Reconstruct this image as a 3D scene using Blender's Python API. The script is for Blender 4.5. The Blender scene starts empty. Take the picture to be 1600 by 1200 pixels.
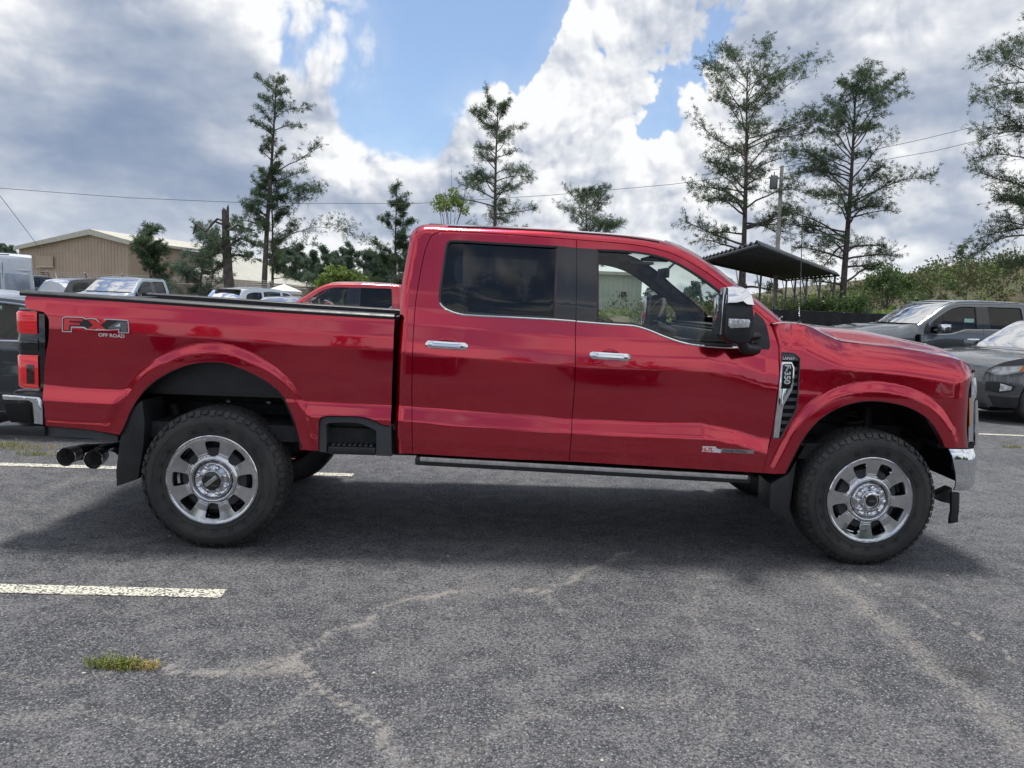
import bpy, bmesh, math, random
import numpy as np
from mathutils import Vector, Matrix
from mathutils.geometry import delaunay_2d_cdt
random.seed(7); rng = np.random.default_rng(7)
S = bpy.context.scene
COL = S.collection
# ------------------------------------------------------------------ camera
CAM = np.array([1.57, -4.611, 1.5746]); YAW, PITCH, ROLL, FPX = 0.04631, 0.10753, 0.04146, 1202.0
_F = np.array([math.sin(YAW)*math.cos(PITCH), math.cos(YAW)*math.cos(PITCH), -math.sin(PITCH)])
_R0 = np.array([math.cos(YAW), -math.sin(YAW), 0.0]); _U0 = np.cross(_R0, _F)
_R = math.cos(ROLL)*_R0 + math.sin(ROLL)*_U0
_U = np.cross(_R, _F)
cam = bpy.data.cameras.new('camera'); co = bpy.data.objects.new('camera', cam); COL.objects.link(co)
cam.sensor_fit = 'HORIZONTAL'; cam.sensor_width = 36.0; cam.lens = 36.0*FPX/1600.0
cam.clip_start = 0.05; cam.clip_end = 6000
co.matrix_world = Matrix(((_R[0], _U[0], -_F[0], CAM[0]), (_R[1], _U[1], -_F[1], CAM[1]), (_R[2], _U[2], -_F[2], CAM[2]), (0, 0, 0, 1)))
S.camera = co
def ray(u, v):
    d = _F*FPX + _R*(u-800) - _U*(v-600)
    return d/np.linalg.norm(d)
def P(u, v, Y):            # point on the plane y = Y seen at photo position (u, v)
    d = ray(u, v); return CAM + d*((Y-CAM[1])/d[1])
def G(u, v, z=0.0):        # point on the ground
    d = ray(u, v); return CAM + d*((z-CAM[2])/d[2])
def PY(u, v, yf):          # point on a side surface y = yf(x, z)
    y = 0.05
    for _ in range(14):
        p = P(u, v, y); y = 0.5*y+0.5*float(yf(np.array([p[0]]), np.array([p[2]]))[0])
    return P(u, v, y)

# ------------------------------------------------------------------ view, world, sun
S.view_settings.view_transform = 'Standard'; S.view_settings.look = 'None'
S.view_settings.exposure = 0.30; S.view_settings.gamma = 1.0; S.view_settings.use_curve_mapping = False
SUN_EL, SUN_AZ = math.radians(79), math.radians(-25)     # azimuth measured from +Y (behind the truck) towards +X
SDIR = np.array([math.sin(SUN_AZ)*math.cos(SUN_EL), math.cos(SUN_AZ)*math.cos(SUN_EL), math.sin(SUN_EL)])
W = bpy.data.worlds.new('World'); S.world = W; W.use_nodes = True
nt = W.node_tree; nt.nodes.clear()
class NB:                  # tiny node builder
    def __init__(s, nt): s.nt = nt
    def n(s, typ, **kw):
        nd = s.nt.nodes.new(typ)
        for k, v in kw.items(): setattr(nd, k, v)
        return nd
    def put(s, sock, v):
        if hasattr(v, 'is_linked') or isinstance(v, bpy.types.NodeSocket): s.nt.links.new(v, sock)
        else: sock.default_value = v
    def m(s, op, a, b=None, c=None, clamp=False):
        nd = s.n('ShaderNodeMath', operation=op, use_clamp=clamp); s.put(nd.inputs[0], a)
        if b is not None: s.put(nd.inputs[1], b)
        if c is not None: s.put(nd.inputs[2], c)
        return nd.outputs[0]
    def vm(s, op, a, b=None, out=0):
        nd = s.n('ShaderNodeVectorMath', operation=op); s.put(nd.inputs[0], a)
        if b is not None:
            if op == 'SCALE': s.put(nd.inputs['Scale'], b)
            else: s.put(nd.inputs[1], b)
        return nd.outputs[out]
    def ss(s, x, a, b, lo=0.0, hi=1.0):
        nd = s.n('ShaderNodeMapRange', interpolation_type='SMOOTHSTEP'); s.put(nd.inputs[0], x)
        nd.inputs[1].default_value = a; nd.inputs[2].default_value = b; nd.inputs[3].default_value = lo; nd.inputs[4].default_value = hi
        return nd.outputs[0]
    def mix(s, f, a, b, blend='MIX'):
        nd = s.n('ShaderNodeMix', data_type='RGBA', blend_type=blend); s.put(nd.inputs[0], f)
        for sk, v in ((nd.inputs[6], a), (nd.inputs[7], b)):
            s.put(sk, (*v, 1) if isinstance(v, tuple) and len(v) == 3 else v)
        return nd.outputs[2]
    def noise(s, vec, scale, detail=4, rough=.5, dist=0.0, out=0):
        nd = s.n('ShaderNodeTexNoise'); s.put(nd.inputs['Vector'], vec)
        nd.inputs['Scale'].default_value = scale; nd.inputs['Detail'].default_value = detail
        nd.inputs['Roughness'].default_value = rough; nd.inputs['Distortion'].default_value = dist
        return nd.outputs[out]
    def vor(s, vec, scale, detail=0, rough=.5, feature='F1', out=0, rnd=1.0):
        nd = s.n('ShaderNodeTexVoronoi', feature=feature); s.put(nd.inputs['Vector'], vec)
        nd.inputs['Scale'].default_value = scale
        nd.normalize = bool(detail)
        if 'Detail' in nd.inputs: nd.inputs['Detail'].default_value = detail; nd.inputs['Roughness'].default_value = rough
        nd.inputs['Randomness'].default_value = rnd
        return nd.outputs[out]
b = NB(nt)
dirv = b.n('ShaderNodeTexCoord').outputs['Generated']
SKY_STR = 0.10
sky = b.n('ShaderNodeTexSky', sky_type='NISHITA', sun_disc=False, sun_elevation=SUN_EL, sun_rotation=SUN_AZ, air_density=1.0, dust_density=0.6, ozone_density=1.2)
# ---- clouds: a procedural density and shade worked out per sky direction
_pr = np.random.default_rng(42); _perm = _pr.permutation(256); _perm = np.concatenate([_perm, _perm, _perm]); _gr = _pr.normal(0, 1, (256, 3)); _gr /= np.linalg.norm(_gr, axis=1, keepdims=True); _gr = _gr.astype(np.float32)
def perlin(P_):
    P_ = P_.astype(np.float32); I = np.floor(P_).astype(np.int32); f = P_-I; I &= 255; u = f*f*f*(f*(f*6-15)+10); r = 0
    for dx in (0, 1):
        for dy in (0, 1):
            for dz in (0, 1):
                h = _perm[_perm[_perm[I[..., 0]+dx]+I[..., 1]+dy]+I[..., 2]+dz]; g_ = _gr[h]
                d = (f[..., 0]-dx)*g_[..., 0]+(f[..., 1]-dy)*g_[..., 1]+(f[..., 2]-dz)*g_[..., 2]
                w = (u[..., 0] if dx else 1-u[..., 0])*(u[..., 1] if dy else 1-u[..., 1])*(u[..., 2] if dz else 1-u[..., 2]); r = r+w*d
    return r*1.5
def fbm(P_, o, g_=.5):
    r = 0; a = 1.0; q = P_
    for i in range(o): r = r+a*perlin(q*(2.03**i)+i*7.1); a *= g_
    return r
def billow(P_, o, g_=.55):
    r = 0; a = 1.0; t = 0
    for i in range(o): r = r+a*(1-2.6*np.abs(perlin(P_*(2.07**i)+i*3.7+11))); t += a; a *= g_
    return r/t
def sblob(D, u, v, r, w=1.0):
    d = ray(u, v); ds = np.sqrt(np.maximum(0, 2-2*(D@d))); t = np.clip(1-ds/(r/FPX*1.15), 0, 1); return w*t*t*(3-2*t)
def sstep(x, a, c): t = np.clip((x-a)/(c-a), 0, 1); return t*t*(3-2*t)
GAPS = [(640, 0, 280, 1.5), (800, -50, 180, 1.35), (650, 130, 170, .85), (610, 215, 120, .8), (1020, 185, 175, 1.1), (1110, 50, 220, .75), (940, 120, 90, .5), (575, 160, 70, .4), (2300, 0, 500, .8), (-900, -200, 500, .8)]
PUFFS = [(420, 30, 190, .9), (540, 40, 90, .6), (545, 150, 80, .45), (760, 140, 120, .9), (880, 120, 90, .6), (820, 190, 150, .7), (945, 30, 160, 1.9), (890, 250, 160, .6), (470, 260, 190, .6), (690, 280, 140, .7), (1400, 180, 460, 1.1), (150, 200, 560, 1.2), (1000, 300, 160, .5)]
GREY = [(215, 240, 280, 1.25), (350, 200, 170, .60), (40, 250, 200, .5), (90, 60, 200, .42), (330, 300, 150, .35), (1440, 120, 230, .48), (1270, 50, 130, .25), (1500, 330, 120, .30), (1330, 250, 110, .20), (1580, 60, 150, .25), (1440, 400, 120, .2), (330, 60, 130, .28), (720, 350, 90, .18), (930, 215, 70, .18), (250, 380, 180, .15), (380, 130, 110, .25)]
ANTI = [(215, 30, 60, .55), (70, 150, 120, .60), (160, 160, 80, .4), (470, 110, 110, .35), (740, 150, 160, .35), (60, 345, 100, .4), (150, 35, 50, .2), (560, 40, 80, .3), (1350, 30, 60, .2), (1240, 10, 60, .2)]
def cell(x, y, f, sd):      # rounded lumps: 1 at lump centres, falling to 0 between them
    x = x*f; y = y*f; ix = np.floor(x).astype(np.int32); iy = np.floor(y).astype(np.int32); best = np.full(x.shape, 9.0, np.float32)
    for dx in (-1, 0, 1):
        for dy in (-1, 0, 1):
            h = _perm[_perm[(ix+dx+sd) & 255]+((iy+dy) & 255)]; px = ix+dx+.5+.42*_gr[h, 0]; py = iy+dy+.5+.42*_gr[h, 1]; rr_ = .78+.35*_gr[h, 2]
            best = np.minimum(best, ((x-px)**2+(y-py)**2)/(rr_*rr_))
    return 1-np.minimum(best, 1.0)
def clouds(D):
    z = np.maximum(D[..., 2], 0); low = np.exp(-z*7.0)
    az = np.arctan2(D[..., 0], D[..., 1]).astype(np.float32); el = np.arcsin(np.clip(D[..., 2], -1, 1)).astype(np.float32)
    wx = fbm(D*6.0, 2)*.022+fbm(D*60+3, 2)*.0028; wy = fbm(D*6.0+31, 2)*.022+fbm(D*60+40, 2)*.0028; X = az*np.cos(el*.5)+wx; Y = (el+wy)*(1+.6*low)
    def H(x, y, n=4):
        r = 0; a = .5
        for k in range(n): r = r+a*cell(x+k*3.1, y+k*1.7, 8.5*2.1**k, 17*k+3); a *= .56
        return r
    h0 = H(X, Y, 5); big = fbm(D*3.3+3.3, 4)
    cov = np.full(h0.shape, -.15, np.float32)+.30*low+.35*fbm(D*1.7+5, 2); ps = 0; gs = 0
    for u, v, r, w in PUFFS: ps = ps+sblob(D, u, v, r, w)
    for u, v, r, w in GAPS: gs = gs+sblob(D, u, v, r, w)
    cov = cov+np.minimum(ps, 1.1)-np.minimum(gs, 1.6)
    tot = cov+.60*big+1.5*(h0-.45)
    soften = np.clip(.5+1.3*fbm(D*3+9, 2), 0, 1); edge = .05+.45*soften**2
    al = np.clip(.93*sstep(tot/edge, 0, 1)+.14*sstep(tot, -.9, .5), 0, 1)
    e1 = .010; gxs = H(X+.004, Y+e1, 4); rel = (h0-gxs)*1.9+(H(X, Y, 2)-H(X+.010, Y+.030, 2))*1.0
    gr = 0
    for u, v, r, w in GREY: gr = gr+sblob(D, u, v, r, w)
    for u, v, r, w in ANTI: gr = gr-sblob(D, u, v, r, w)
    Q2 = D*np.array([1, 1, 2.0], np.float32)
    soft = fbm(Q2*3.4+1.7, 6, .58)
    G_ = 1-np.exp(-1.15*np.maximum(gr+soft*.55, 0)); strm = np.clip(1.05-G_*1.5, .10, 1)
    lowf = fbm(np.stack([X*5, Y*16, X*0], -1)+2, 5, .6)
    g = .0+.13*sstep(tot, .1, 1.2)+G_*.92+soft*(.22+.30*np.clip(G_,0,1))+(.0-rel)*strm+low*.45*lowf
    rim = np.exp(-np.maximum(tot, 0)/.10)*.16*(1-soften)
    g = g-rim; g = np.where(g > .70, .70+.30*np.tanh((g-.70)/.45), g)+.05*fbm(Q2*14, 3)*np.clip(g, 0, 1)
    return al, np.clip(g, 0, 1)

def cloud_map(name, a0, a1, e0, e1, w, h):
    A, E = np.meshgrid(a0+(np.arange(w)+.5)/w*(a1-a0), e0+(np.arange(h)+.5)/h*(e1-e0)); ce = np.cos(E)
    al, g = clouds(np.stack([np.sin(A)*ce, np.cos(A)*ce, np.sin(E)], -1).astype(np.float32))
    im = bpy.data.images.new(name, w, h, float_buffer=True); im.colorspace_settings.name = 'Non-Color'
    px = np.ones((h, w, 4), np.float32); px[..., 0] = al; px[..., 1] = g; px[..., 2] = 0; im.pixels.foreach_set(px.ravel()); im.pack(); return im
hz = b.n('ShaderNodeSeparateXYZ'); b.put(hz.inputs[0], dirv)
azn = b.m('ARCTAN2', hz.outputs[0], hz.outputs[1]); eln = b.m('ARCSINE', b.m('MAXIMUM', hz.outputs[2], .0005))
def look(im, a0, a1, e0, e1):
    cb = b.n('ShaderNodeCombineXYZ'); b.put(cb.inputs[0], b.m('DIVIDE', b.m('SUBTRACT', azn, a0), a1-a0)); b.put(cb.inputs[1], b.m('DIVIDE', b.m('SUBTRACT', eln, e0), e1-e0))
    t = b.n('ShaderNodeTexImage', image=im, extension='EXTEND', interpolation='Cubic'); b.put(t.inputs[0], cb.outputs[0]); sp = b.n('ShaderNodeSeparateColor'); b.put(sp.inputs[0], t.outputs[0]); return sp.outputs[0], sp.outputs[1]
na, ng = look(cloud_map('cloud_layer_ahead', -.90, .98, 0, .66, 1664, 576), -.90, .98, 0, .66)
fa, fg_ = look(cloud_map('cloud_layer_all_round', -math.pi, math.pi, 0, math.pi/2, 768, 192), -math.pi, math.pi, 0, math.pi/2)
inw = b.m('MULTIPLY', b.m('MULTIPLY', b.ss(azn, -.90, -.82), b.ss(azn, .98, .90)), b.ss(eln, .66, .58))
al = b.m('ADD', b.m('MULTIPLY', na, inw), b.m('MULTIPLY', fa, b.m('SUBTRACT', 1.0, inw))); g = b.m('ADD', b.m('MULTIPLY', ng, inw), b.m('MULTIPLY', fg_, b.m('SUBTRACT', 1.0, inw)))
white = (8.0, 8.05, 8.15); greyc = (1.85, 2.5, 3.75)
cc = b.mix(g, white, greyc)
skyc = b.mix(.12, b.vm('MULTIPLY', sky.outputs[0], (.98, 1.10, 1.22)), (7.0, 7.6, 8.4))
final = b.mix(al, skyc, cc)
hzf = b.ss(hz.outputs[2], 0.0, .16, .35, 0.0)
final = b.mix(hzf, final, (6.4, 6.9, 7.4))
W.cycles.sampling_method = 'MANUAL'; W.cycles.sample_map_resolution = 256
bg = b.n('ShaderNodeBackground'); b.put(bg.inputs[0], final); bg.inputs[1].default_value = SKY_STR
ow = b.n('ShaderNodeOutputWorld'); nt.links.new(bg.outputs[0], ow.inputs[0])
sun = bpy.data.lights.new('sun', 'SUN'); so = bpy.data.objects.new('sun', sun); COL.objects.link(so)
sun.energy = 3.2; sun.angle = math.radians(10); sun.color = (1.0, .96, .90)
so.rotation_mode = 'QUATERNION'; so.rotation_quaternion = Vector(tuple(SDIR)).to_track_quat('Z', 'Y')

# ------------------------------------------------------------------ materials
MATS = {}
def M(name, col=(.5, .5, .5), rough=.5, metal=0.0, coat=0.0, var=0.0, vs=4.0, bump=0.0, bs=40.0, spec=.5, emit=None, col2=None, es=1.0, trans=0.0):
    if name in MATS: return MATS[name]
    m = bpy.data.materials.new(name); m.use_nodes = True; t = m.node_tree; k = NB(t)
    p = t.nodes['Principled BSDF']; p.inputs['Roughness'].default_value = rough; p.inputs['Metallic'].default_value = metal
    p.inputs['Specular IOR Level'].default_value = spec; p.inputs['Coat Weight'].default_value = coat; p.inputs['Coat Roughness'].default_value = .03
    if trans: p.inputs['Transmission Weight'].default_value = trans
    oc = k.n('ShaderNodeTexCoord').outputs['Object']
    c2 = col2 if col2 else tuple(min(1, q*(1+var)) for q in col)
    c1 = col if col2 else tuple(q*(1-var) for q in col)
    n = k.noise(oc, vs, 5, .6)
    k.put(p.inputs['Base Color'], k.mix(k.ss(n, .35, .65), c1, c2))
    if rough > .12:
        k.put(p.inputs['Roughness'], k.ss(k.noise(oc, vs*3, 3), .3, .7, max(0.0, rough-.05), min(1.0, rough+.06)))
    if bump:
        bn = k.n('ShaderNodeBump'); bn.inputs['Strength'].default_value = 1.0; bn.inputs['Distance'].default_value = bump
        k.put(bn.inputs['Height'], k.noise(oc, bs, 4, .6)); k.put(p.inputs['Normal'], bn.outputs[0])
    if emit: p.inputs['Emission Color'].default_value = (*emit, 1); p.inputs['Emission Strength'].default_value = es
    MATS[name] = m; return m
def paint(name, col, fl, rough=.32, metal=.55, dust=.03):    # metallic car paint with clear coat, fine flake and a thin film of dust
    m = bpy.data.materials.new(name); m.use_nodes = True; t = m.node_tree; k = NB(t); p = t.nodes['Principled BSDF']
    g_ = k.n('ShaderNodeNewGeometry'); oc = k.n('ShaderNodeTexCoord').outputs['Object']
    lw = k.n('ShaderNodeLayerWeight'); lw.inputs[0].default_value = .35
    c = k.mix(k.m('MULTIPLY', lw.outputs[1], .8, clamp=True), fl, col)
    flake = k.noise(oc, 900, 1, .5)
    c = k.mix(k.ss(flake, .55, .75, 0, .12), c, tuple(min(1, q*2.2+.02) for q in fl))
    du = k.ss(k.noise(oc, 2.5, 7, .62), .45, .8, 0, dust)
    k.put(p.inputs['Base Color'], k.mix(du, c, (.30, .27, .24)))
    p.inputs['Metallic'].default_value = metal; p.inputs['Roughness'].default_value = rough
    p.inputs['Coat Weight'].default_value = 1.0; p.inputs['Coat IOR'].default_value = 1.65
    k.put(p.inputs['Coat Roughness'], k.ss(k.noise(oc, 6, 5, .6), .35, .75, .015, .07))
    bn = k.n('ShaderNodeBump'); bn.inputs['Distance'].default_value = .0006; bn.inputs['Strength'].default_value = .5
    k.put(bn.inputs['Height'], k.noise(oc, 3.0, 3, .5)); k.put(p.inputs['Coat Normal'], bn.outputs[0])
    MATS[name] = m; return m
def glassm(name, tint, refl=1.0):
    m = bpy.data.materials.new(name); m.use_nodes = True; t = m.node_tree; k = NB(t); t.nodes.remove(t.nodes['Principled BSDF'])
    out = t.nodes['Material Output']; tr = k.n('ShaderNodeBsdfTransparent'); tr.inputs[0].default_value = (*tint, 1)
    gl = k.n('ShaderNodeBsdfGlossy'); gl.inputs['Color'].default_value = (refl, refl, refl, 1); gl.inputs['Roughness'].default_value = .012
    oc = k.n('ShaderNodeTexCoord').outputs['Object']
    bn = k.n('ShaderNodeBump'); bn.inputs['Distance'].default_value = .0004; bn.inputs['Strength'].default_value = .5
    k.put(bn.inputs['Height'], k.noise(oc, .9, 1, .5)); k.put(gl.inputs['Normal'], bn.outputs[0])
    fr = k.n('ShaderNodeFresnel'); fr.inputs[0].default_value = 1.5
    f = k.m('ADD', k.m('MULTIPLY', fr.outputs[0], 1.0), k.ss(k.noise(oc, 8, 5, .6), .5, .9, 0, .02))
    mx = k.n('ShaderNodeMixShader'); k.put(mx.inputs[0], f); t.links.new(tr.outputs[0], mx.inputs[1]); t.links.new(gl.outputs[0], mx.inputs[2])
    t.links.new(mx.outputs[0], out.inputs[0]); MATS[name] = m; return m
RED = paint('rapid_red_paint', (.20, .0007, .0085), (.54, .003, .027), .17, .90)
REDB = paint('plain_red_paint', (.42, .012, .02), (.50, .02, .03), .4, .2)
GREYP = paint('carbon_grey_paint', (.085, .095, .108), (.12, .135, .15))
GREYS = paint('dark_grey_suv_paint', (.045, .05, .056), (.075, .082, .09))
SILVER = paint('silver_blue_paint', (.32, .38, .44), (.42, .48, .54), .35, .7)
WHITEP = paint('white_paint', (.70, .72, .74), (.74, .76, .78), .4, 0.0)
VANP = paint('dusty_white_van_paint', (.48, .52, .58), (.50, .55, .62), .5, 0.0, .2)
BLACKP = paint('black_paint', (.012, .014, .017), (.02, .023, .027), .3, .2)
NAVYP = paint('dark_navy_paint', (.010, .016, .024), (.016, .024, .034), .3, .3)
LSILV = paint('light_silver_paint', (.50, .54, .57), (.58, .62, .66), .35, .5)
CHROME = M('chrome', (.78, .80, .83), .06, 1.0, var=.04)
RIMC = M('polished_rim', (.60, .61, .63), .11, 1.0, var=.10, vs=9)
TIPM = M('sooty_tip_steel', (.30, .30, .30), .42, .45, var=.3, vs=20)
ALU = M('brushed_aluminium', (.42, .43, .45), .32, 1.0, var=.1, vs=20)
BLK = M('black_plastic', (.015, .017, .020), .42, var=.2, vs=9, bump=.0003, bs=300)
BLKG = M('gloss_black', (.008, .009, .011), .10, coat=.6)
DARK = M('underbody_dark', (.018, .018, .02), .7, var=.4, vs=8, bump=.003, bs=30)
LINER = M('wheel_well_liner', (.006, .0065, .008), .75, var=.3, vs=6, bump=.002, bs=60)
RUB = M('tyre_rubber', (.022, .023, .025), .64, col2=(.042, .040, .038), vs=5, bump=.0004, bs=160)
GREYPL = M('grey_plastic', (.05, .055, .062), .5, var=.15, vs=10, bump=.0003, bs=250)
STEEL = M('dull_steel', (.25, .25, .26), .38, 1.0, var=.3, vs=12)
HOLE = M('dark_hollow', (.004, .004, .005), .9)
REDL = M('tail_lamp_red', (.75, .012, .02), .12, coat=1.0, var=.08, emit=(.9, .01, .02), es=.10)
REDLD = M('tail_lamp_smoked', (.035, .004, .006), .1, coat=1.0)
AMB = M('amber_lens', (.75, .22, .02), .15, coat=1.0)
CLR = M('clear_lamp_lens', (.60, .62, .64), .12, .6, coat=1.0, var=.3, vs=40)
SEAT = M('dark_leather', (.03, .028, .028), .5, var=.2, bump=.001, bs=60)
HEADL = M('headliner_cloth', (.10, .10, .10), .9, var=.1)
TRIMD = M('dark_interior_trim', (.045, .045, .048), .55, var=.2)
GL_FRONT = glassm('front_window_glass', (.90, .95, .92))
GL_TINT = glassm('privacy_tinted_glass', (.10, .11, .12))
GL_SCR = glassm('windscreen_glass', (.84, .90, .87), .72)
SILV_PRINT = M('silver_print', (.66, .67, .69), .35, .0)
HEADD = M('pillar_lining', (.055, .055, .058), .85, var=.1); BRIGHT = M('bright_step_strip', (.42, .41, .40), .4, .3, var=.15, vs=30)
RED_PRINT = M('red_print', (.75, .02, .03), .35, coat=.4)
BLACK_PRINT = M('black_print', (.015, .015, .018), .4)
WHITE_PRINT = M('white_print', (.7, .7, .7), .4)

# ------------------------------------------------------------------ object helpers
def tag(o, label=None, cat=None, group=None, kind=None):
    if label: o['label'] = label
    if cat: o['category'] = cat
    if group: o['group'] = group
    if kind: o['kind'] = kind
    return o
def empty(name, loc=(0, 0, 0), rz=0, parent=None):
    o = bpy.data.objects.new(name, None); COL.objects.link(o); o.location = tuple(float(q) for q in loc); o.rotation_euler = (0, 0, rz)
    o.empty_display_size = .2
    if parent: o.parent = parent
    return o
def mesh(name, V, Fc, mat, parent=None, smooth=None, mi=None, mats=None):
    me = bpy.data.meshes.new(name)
    if isinstance(V, np.ndarray): V = V.tolist()
    if isinstance(Fc, np.ndarray): Fc = Fc.tolist()
    me.from_pydata(V, [], Fc)
    for mm in (mats or [mat]): me.materials.append(mm)
    if mi is not None: me.polygons.foreach_set('material_index', np.asarray(mi, dtype=np.int32))
    if smooth is not None:
        me.shade_smooth()
        if smooth < 179: me.set_sharp_from_angle(angle=math.radians(smooth))
    o = bpy.data.objects.new(name, me); COL.objects.link(o)
    if parent: o.parent = parent
    return o
class MB:                  # collects boxes, tubes and lathes into ONE mesh
    def __init__(s): s.V = []; s.F = []
    def add(s, V, Fc):
        n = len(s.V); s.V += [tuple(float(q) for q in v) for v in V]; s.F += [tuple(i+n for i in f) for f in Fc]; return s
    def box(s, c, d, rz=0.0, M3=None, taper=1.0):
        x, y, z = (q/2 for q in d); vs = []
        for a, bb, e in ((-1, -1, -1), (1, -1, -1), (1, 1, -1), (-1, 1, -1), (-1, -1, 1), (1, -1, 1), (1, 1, 1), (-1, 1, 1)):
            t = taper if e > 0 else 1.0; p = np.array((a*x*t, bb*y*t, e*z))
            if M3 is not None: p = M3 @ p
            if rz: p = np.array((p[0]*math.cos(rz)-p[1]*math.sin(rz), p[0]*math.sin(rz)+p[1]*math.cos(rz), p[2]))
            vs.append(p+np.array(c))
        return s.add(vs, ((0, 3, 2, 1), (4, 5, 6, 7), (0, 1, 5, 4), (1, 2, 6, 5), (2, 3, 7, 6), (3, 0, 4, 7)))
    def tube(s, pts, r, n=8, cap=True):
        pts = [np.array(p, float) for p in pts]; rs = r if hasattr(r, '__len__') else [r]*len(pts); vs = []; fs = []
        for i, p in enumerate(pts):
            t = pts[min(i+1, len(pts)-1)]-pts[max(i-1, 0)]; t = t/(np.linalg.norm(t)+1e-9)
            a = np.cross(t, (0, 0, 1)) if abs(t[2]) < .9 else np.cross(t, (1, 0, 0)); a /= np.linalg.norm(a); c = np.cross(t, a)
            for k in range(n):
                q = 2*math.pi*k/n; vs.append(p+rs[i]*(math.cos(q)*a+math.sin(q)*c))
        for i in range(len(pts)-1):
            for k in range(n):
                fs.append((i*n+k, i*n+(k+1) % n, (i+1)*n+(k+1) % n, (i+1)*n+k))
        if cap: fs.append(tuple(range(n-1, -1, -1))); fs.append(tuple((len(pts)-1)*n+k for k in range(n)))
        return s.add(vs, fs)
    def lathe(s, prof, n=48, axis='y', c=(0, 0, 0)):   # prof: list of (axial, radius)
        vs = []; fs = []
        for (a, r) in prof:
            for k in range(n):
                q = 2*math.pi*k/n
                if axis == 'y': p = (c[0]+r*math.cos(q), c[1]+a, c[2]+r*math.sin(q))
                elif axis == 'z': p = (c[0]+r*math.cos(q), c[1]+r*math.sin(q), c[2]+a)
                else: p = (c[0]+a, c[1]+r*math.cos(q), c[2]+r*math.sin(q))
                vs.append(p)
        for i in range(len(prof)-1):
            for k in range(n): fs.append((i*n+k, i*n+(k+1) % n, (i+1)*n+(k+1) % n, (i+1)*n+k))
        return s.add(vs, fs)
    def prism(s, pts, d):   # pts: 3D polygon, d: extrusion vector
        n = len(pts); vs = [np.array(p, float) for p in pts]; vs += [p+np.array(d) for p in vs]
        return s.add(vs, [tuple(range(n)), tuple(range(2*n-1, n-1, -1))]+[(i, i+n, (i+1) % n+n, (i+1) % n) for i in range(n)])
    def mirror(s, c=1.0):
        n = MB(); n.V = [(x, 2*c-y, z) for x, y, z in s.V]; n.F = [tuple(reversed(f)) for f in s.F]; return n
    def build(s, name, mat, parent=None, smooth=None, bevel=0.0):
        me = bpy.data.meshes.new(name); bm = bmesh.new()
        vs = [bm.verts.new(v) for v in s.V]
        for f in s.F:
            try: bm.faces.new([vs[i] for i in f])
            except ValueError: pass
        bmesh.ops.recalc_face_normals(bm, faces=bm.faces)
        if bevel:
            ed = [e for e in bm.edges if len(e.link_faces) == 2 and e.calc_face_angle(0) > .5]
            bmesh.ops.bevel(bm, geom=ed, offset=bevel, segments=2, profile=.5, affect='EDGES', clamp_overlap=True)
        bm.to_mesh(me); bm.free(); me.materials.append(mat)
        if smooth is None and bevel: smooth = 40
        if smooth is not None: me.shade_smooth(); me.set_sharp_from_angle(angle=math.radians(smooth))
        o = bpy.data.objects.new(name, me); COL.objects.link(o)
        if parent: o.parent = parent
        return o
def copy_tree(o, parent=None, swap=None, skip=()):
    c = o.copy(); COL.objects.link(c); c.parent = parent
    if parent is not None: c.matrix_parent_inverse = o.matrix_parent_inverse
    if swap and o.data and o.type == 'MESH':
        for i, sl in enumerate(o.material_slots):
            if sl.material in swap: c.material_slots[i].link = 'OBJECT'; c.material_slots[i].material = swap[sl.material]
    for ch in list(KIDS.get(o.name, [])) or [q for q in o.children]:
        if ch.name.split('.')[0] in skip: continue
        copy_tree(ch, c, swap, skip)
    return c
KIDS = {}
# ------------------------------------------------------------------ panels: outlines in x,z laid on a side surface y = yf(x, z)
def smooth_line(pts, closed=True, ang=38, step=.022):
    pts = [np.array(p, float) for p in pts]; n = len(pts); out = []
    def corner(i):
        if not closed and i in (0, n-1): return True
        a = pts[i]-pts[i-1]; c = pts[(i+1) % n]-pts[i]
        la, lc = np.linalg.norm(a), np.linalg.norm(c)
        if la < 1e-6 or lc < 1e-6: return True
        return math.degrees(math.acos(max(-1, min(1, float(a@c)/la/lc)))) > ang
    cor = [corner(i) for i in range(n)]
    for i in range(n if closed else n-1):
        j = (i+1) % n; p1, p2 = pts[i], pts[j]; L = np.linalg.norm(p2-p1)
        p0 = pts[i-1] if not cor[i] else p1-(p2-p1); p3 = pts[(j+1) % n] if not cor[j] else p2+(p2-p1)
        l0 = max(np.linalg.norm(p1-p0), 1e-6); l3 = max(np.linalg.norm(p3-p2), 1e-6)
        t1 = (p2-p0)/(l0+L)*L; t2 = (p3-p1)/(l3+L)*L
        k = max(1, int(math.ceil(L/step)))
        for q in range(k):
            t = q/k; t_2, t_3 = t*t, t*t*t
            out.append((2*t_3-3*t_2+1)*p1+(t_3-2*t_2+t)*t1+(-2*t_3+3*t_2)*p2+(t_3-t_2)*t2)
    if not closed: out.append(pts[-1])
    return np.array(out)
def inside(poly, x, z):
    r = np.zeros(len(x), bool); px, pz = poly[:, 0], poly[:, 1]; n = len(poly); j = n-1
    for i in range(n):
        c = ((pz[i] > z) != (pz[j] > z)) & (x < (px[j]-px[i])*(z-pz[i])/(pz[j]-pz[i]+1e-12)+px[i]); r ^= c; j = i
    return r
def dist_line(line, x, z, closed=False):
    x = np.asarray(x, float); z = np.asarray(z, float); best = np.full(x.shape, 1e9); L = np.asarray(line)[:, :2]; n = len(L)
    for i in range(n if closed else n-1):
        a, c = L[i], L[(i+1) % n]; d = c-a; q = float(d@d)+1e-12
        t = np.clip(((x-a[0])*d[0]+(z-a[1])*d[1])/q, 0, 1); best = np.minimum(best, np.hypot(x-a[0]-t*d[0], z-a[1]-t*d[1]))
    return best
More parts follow.
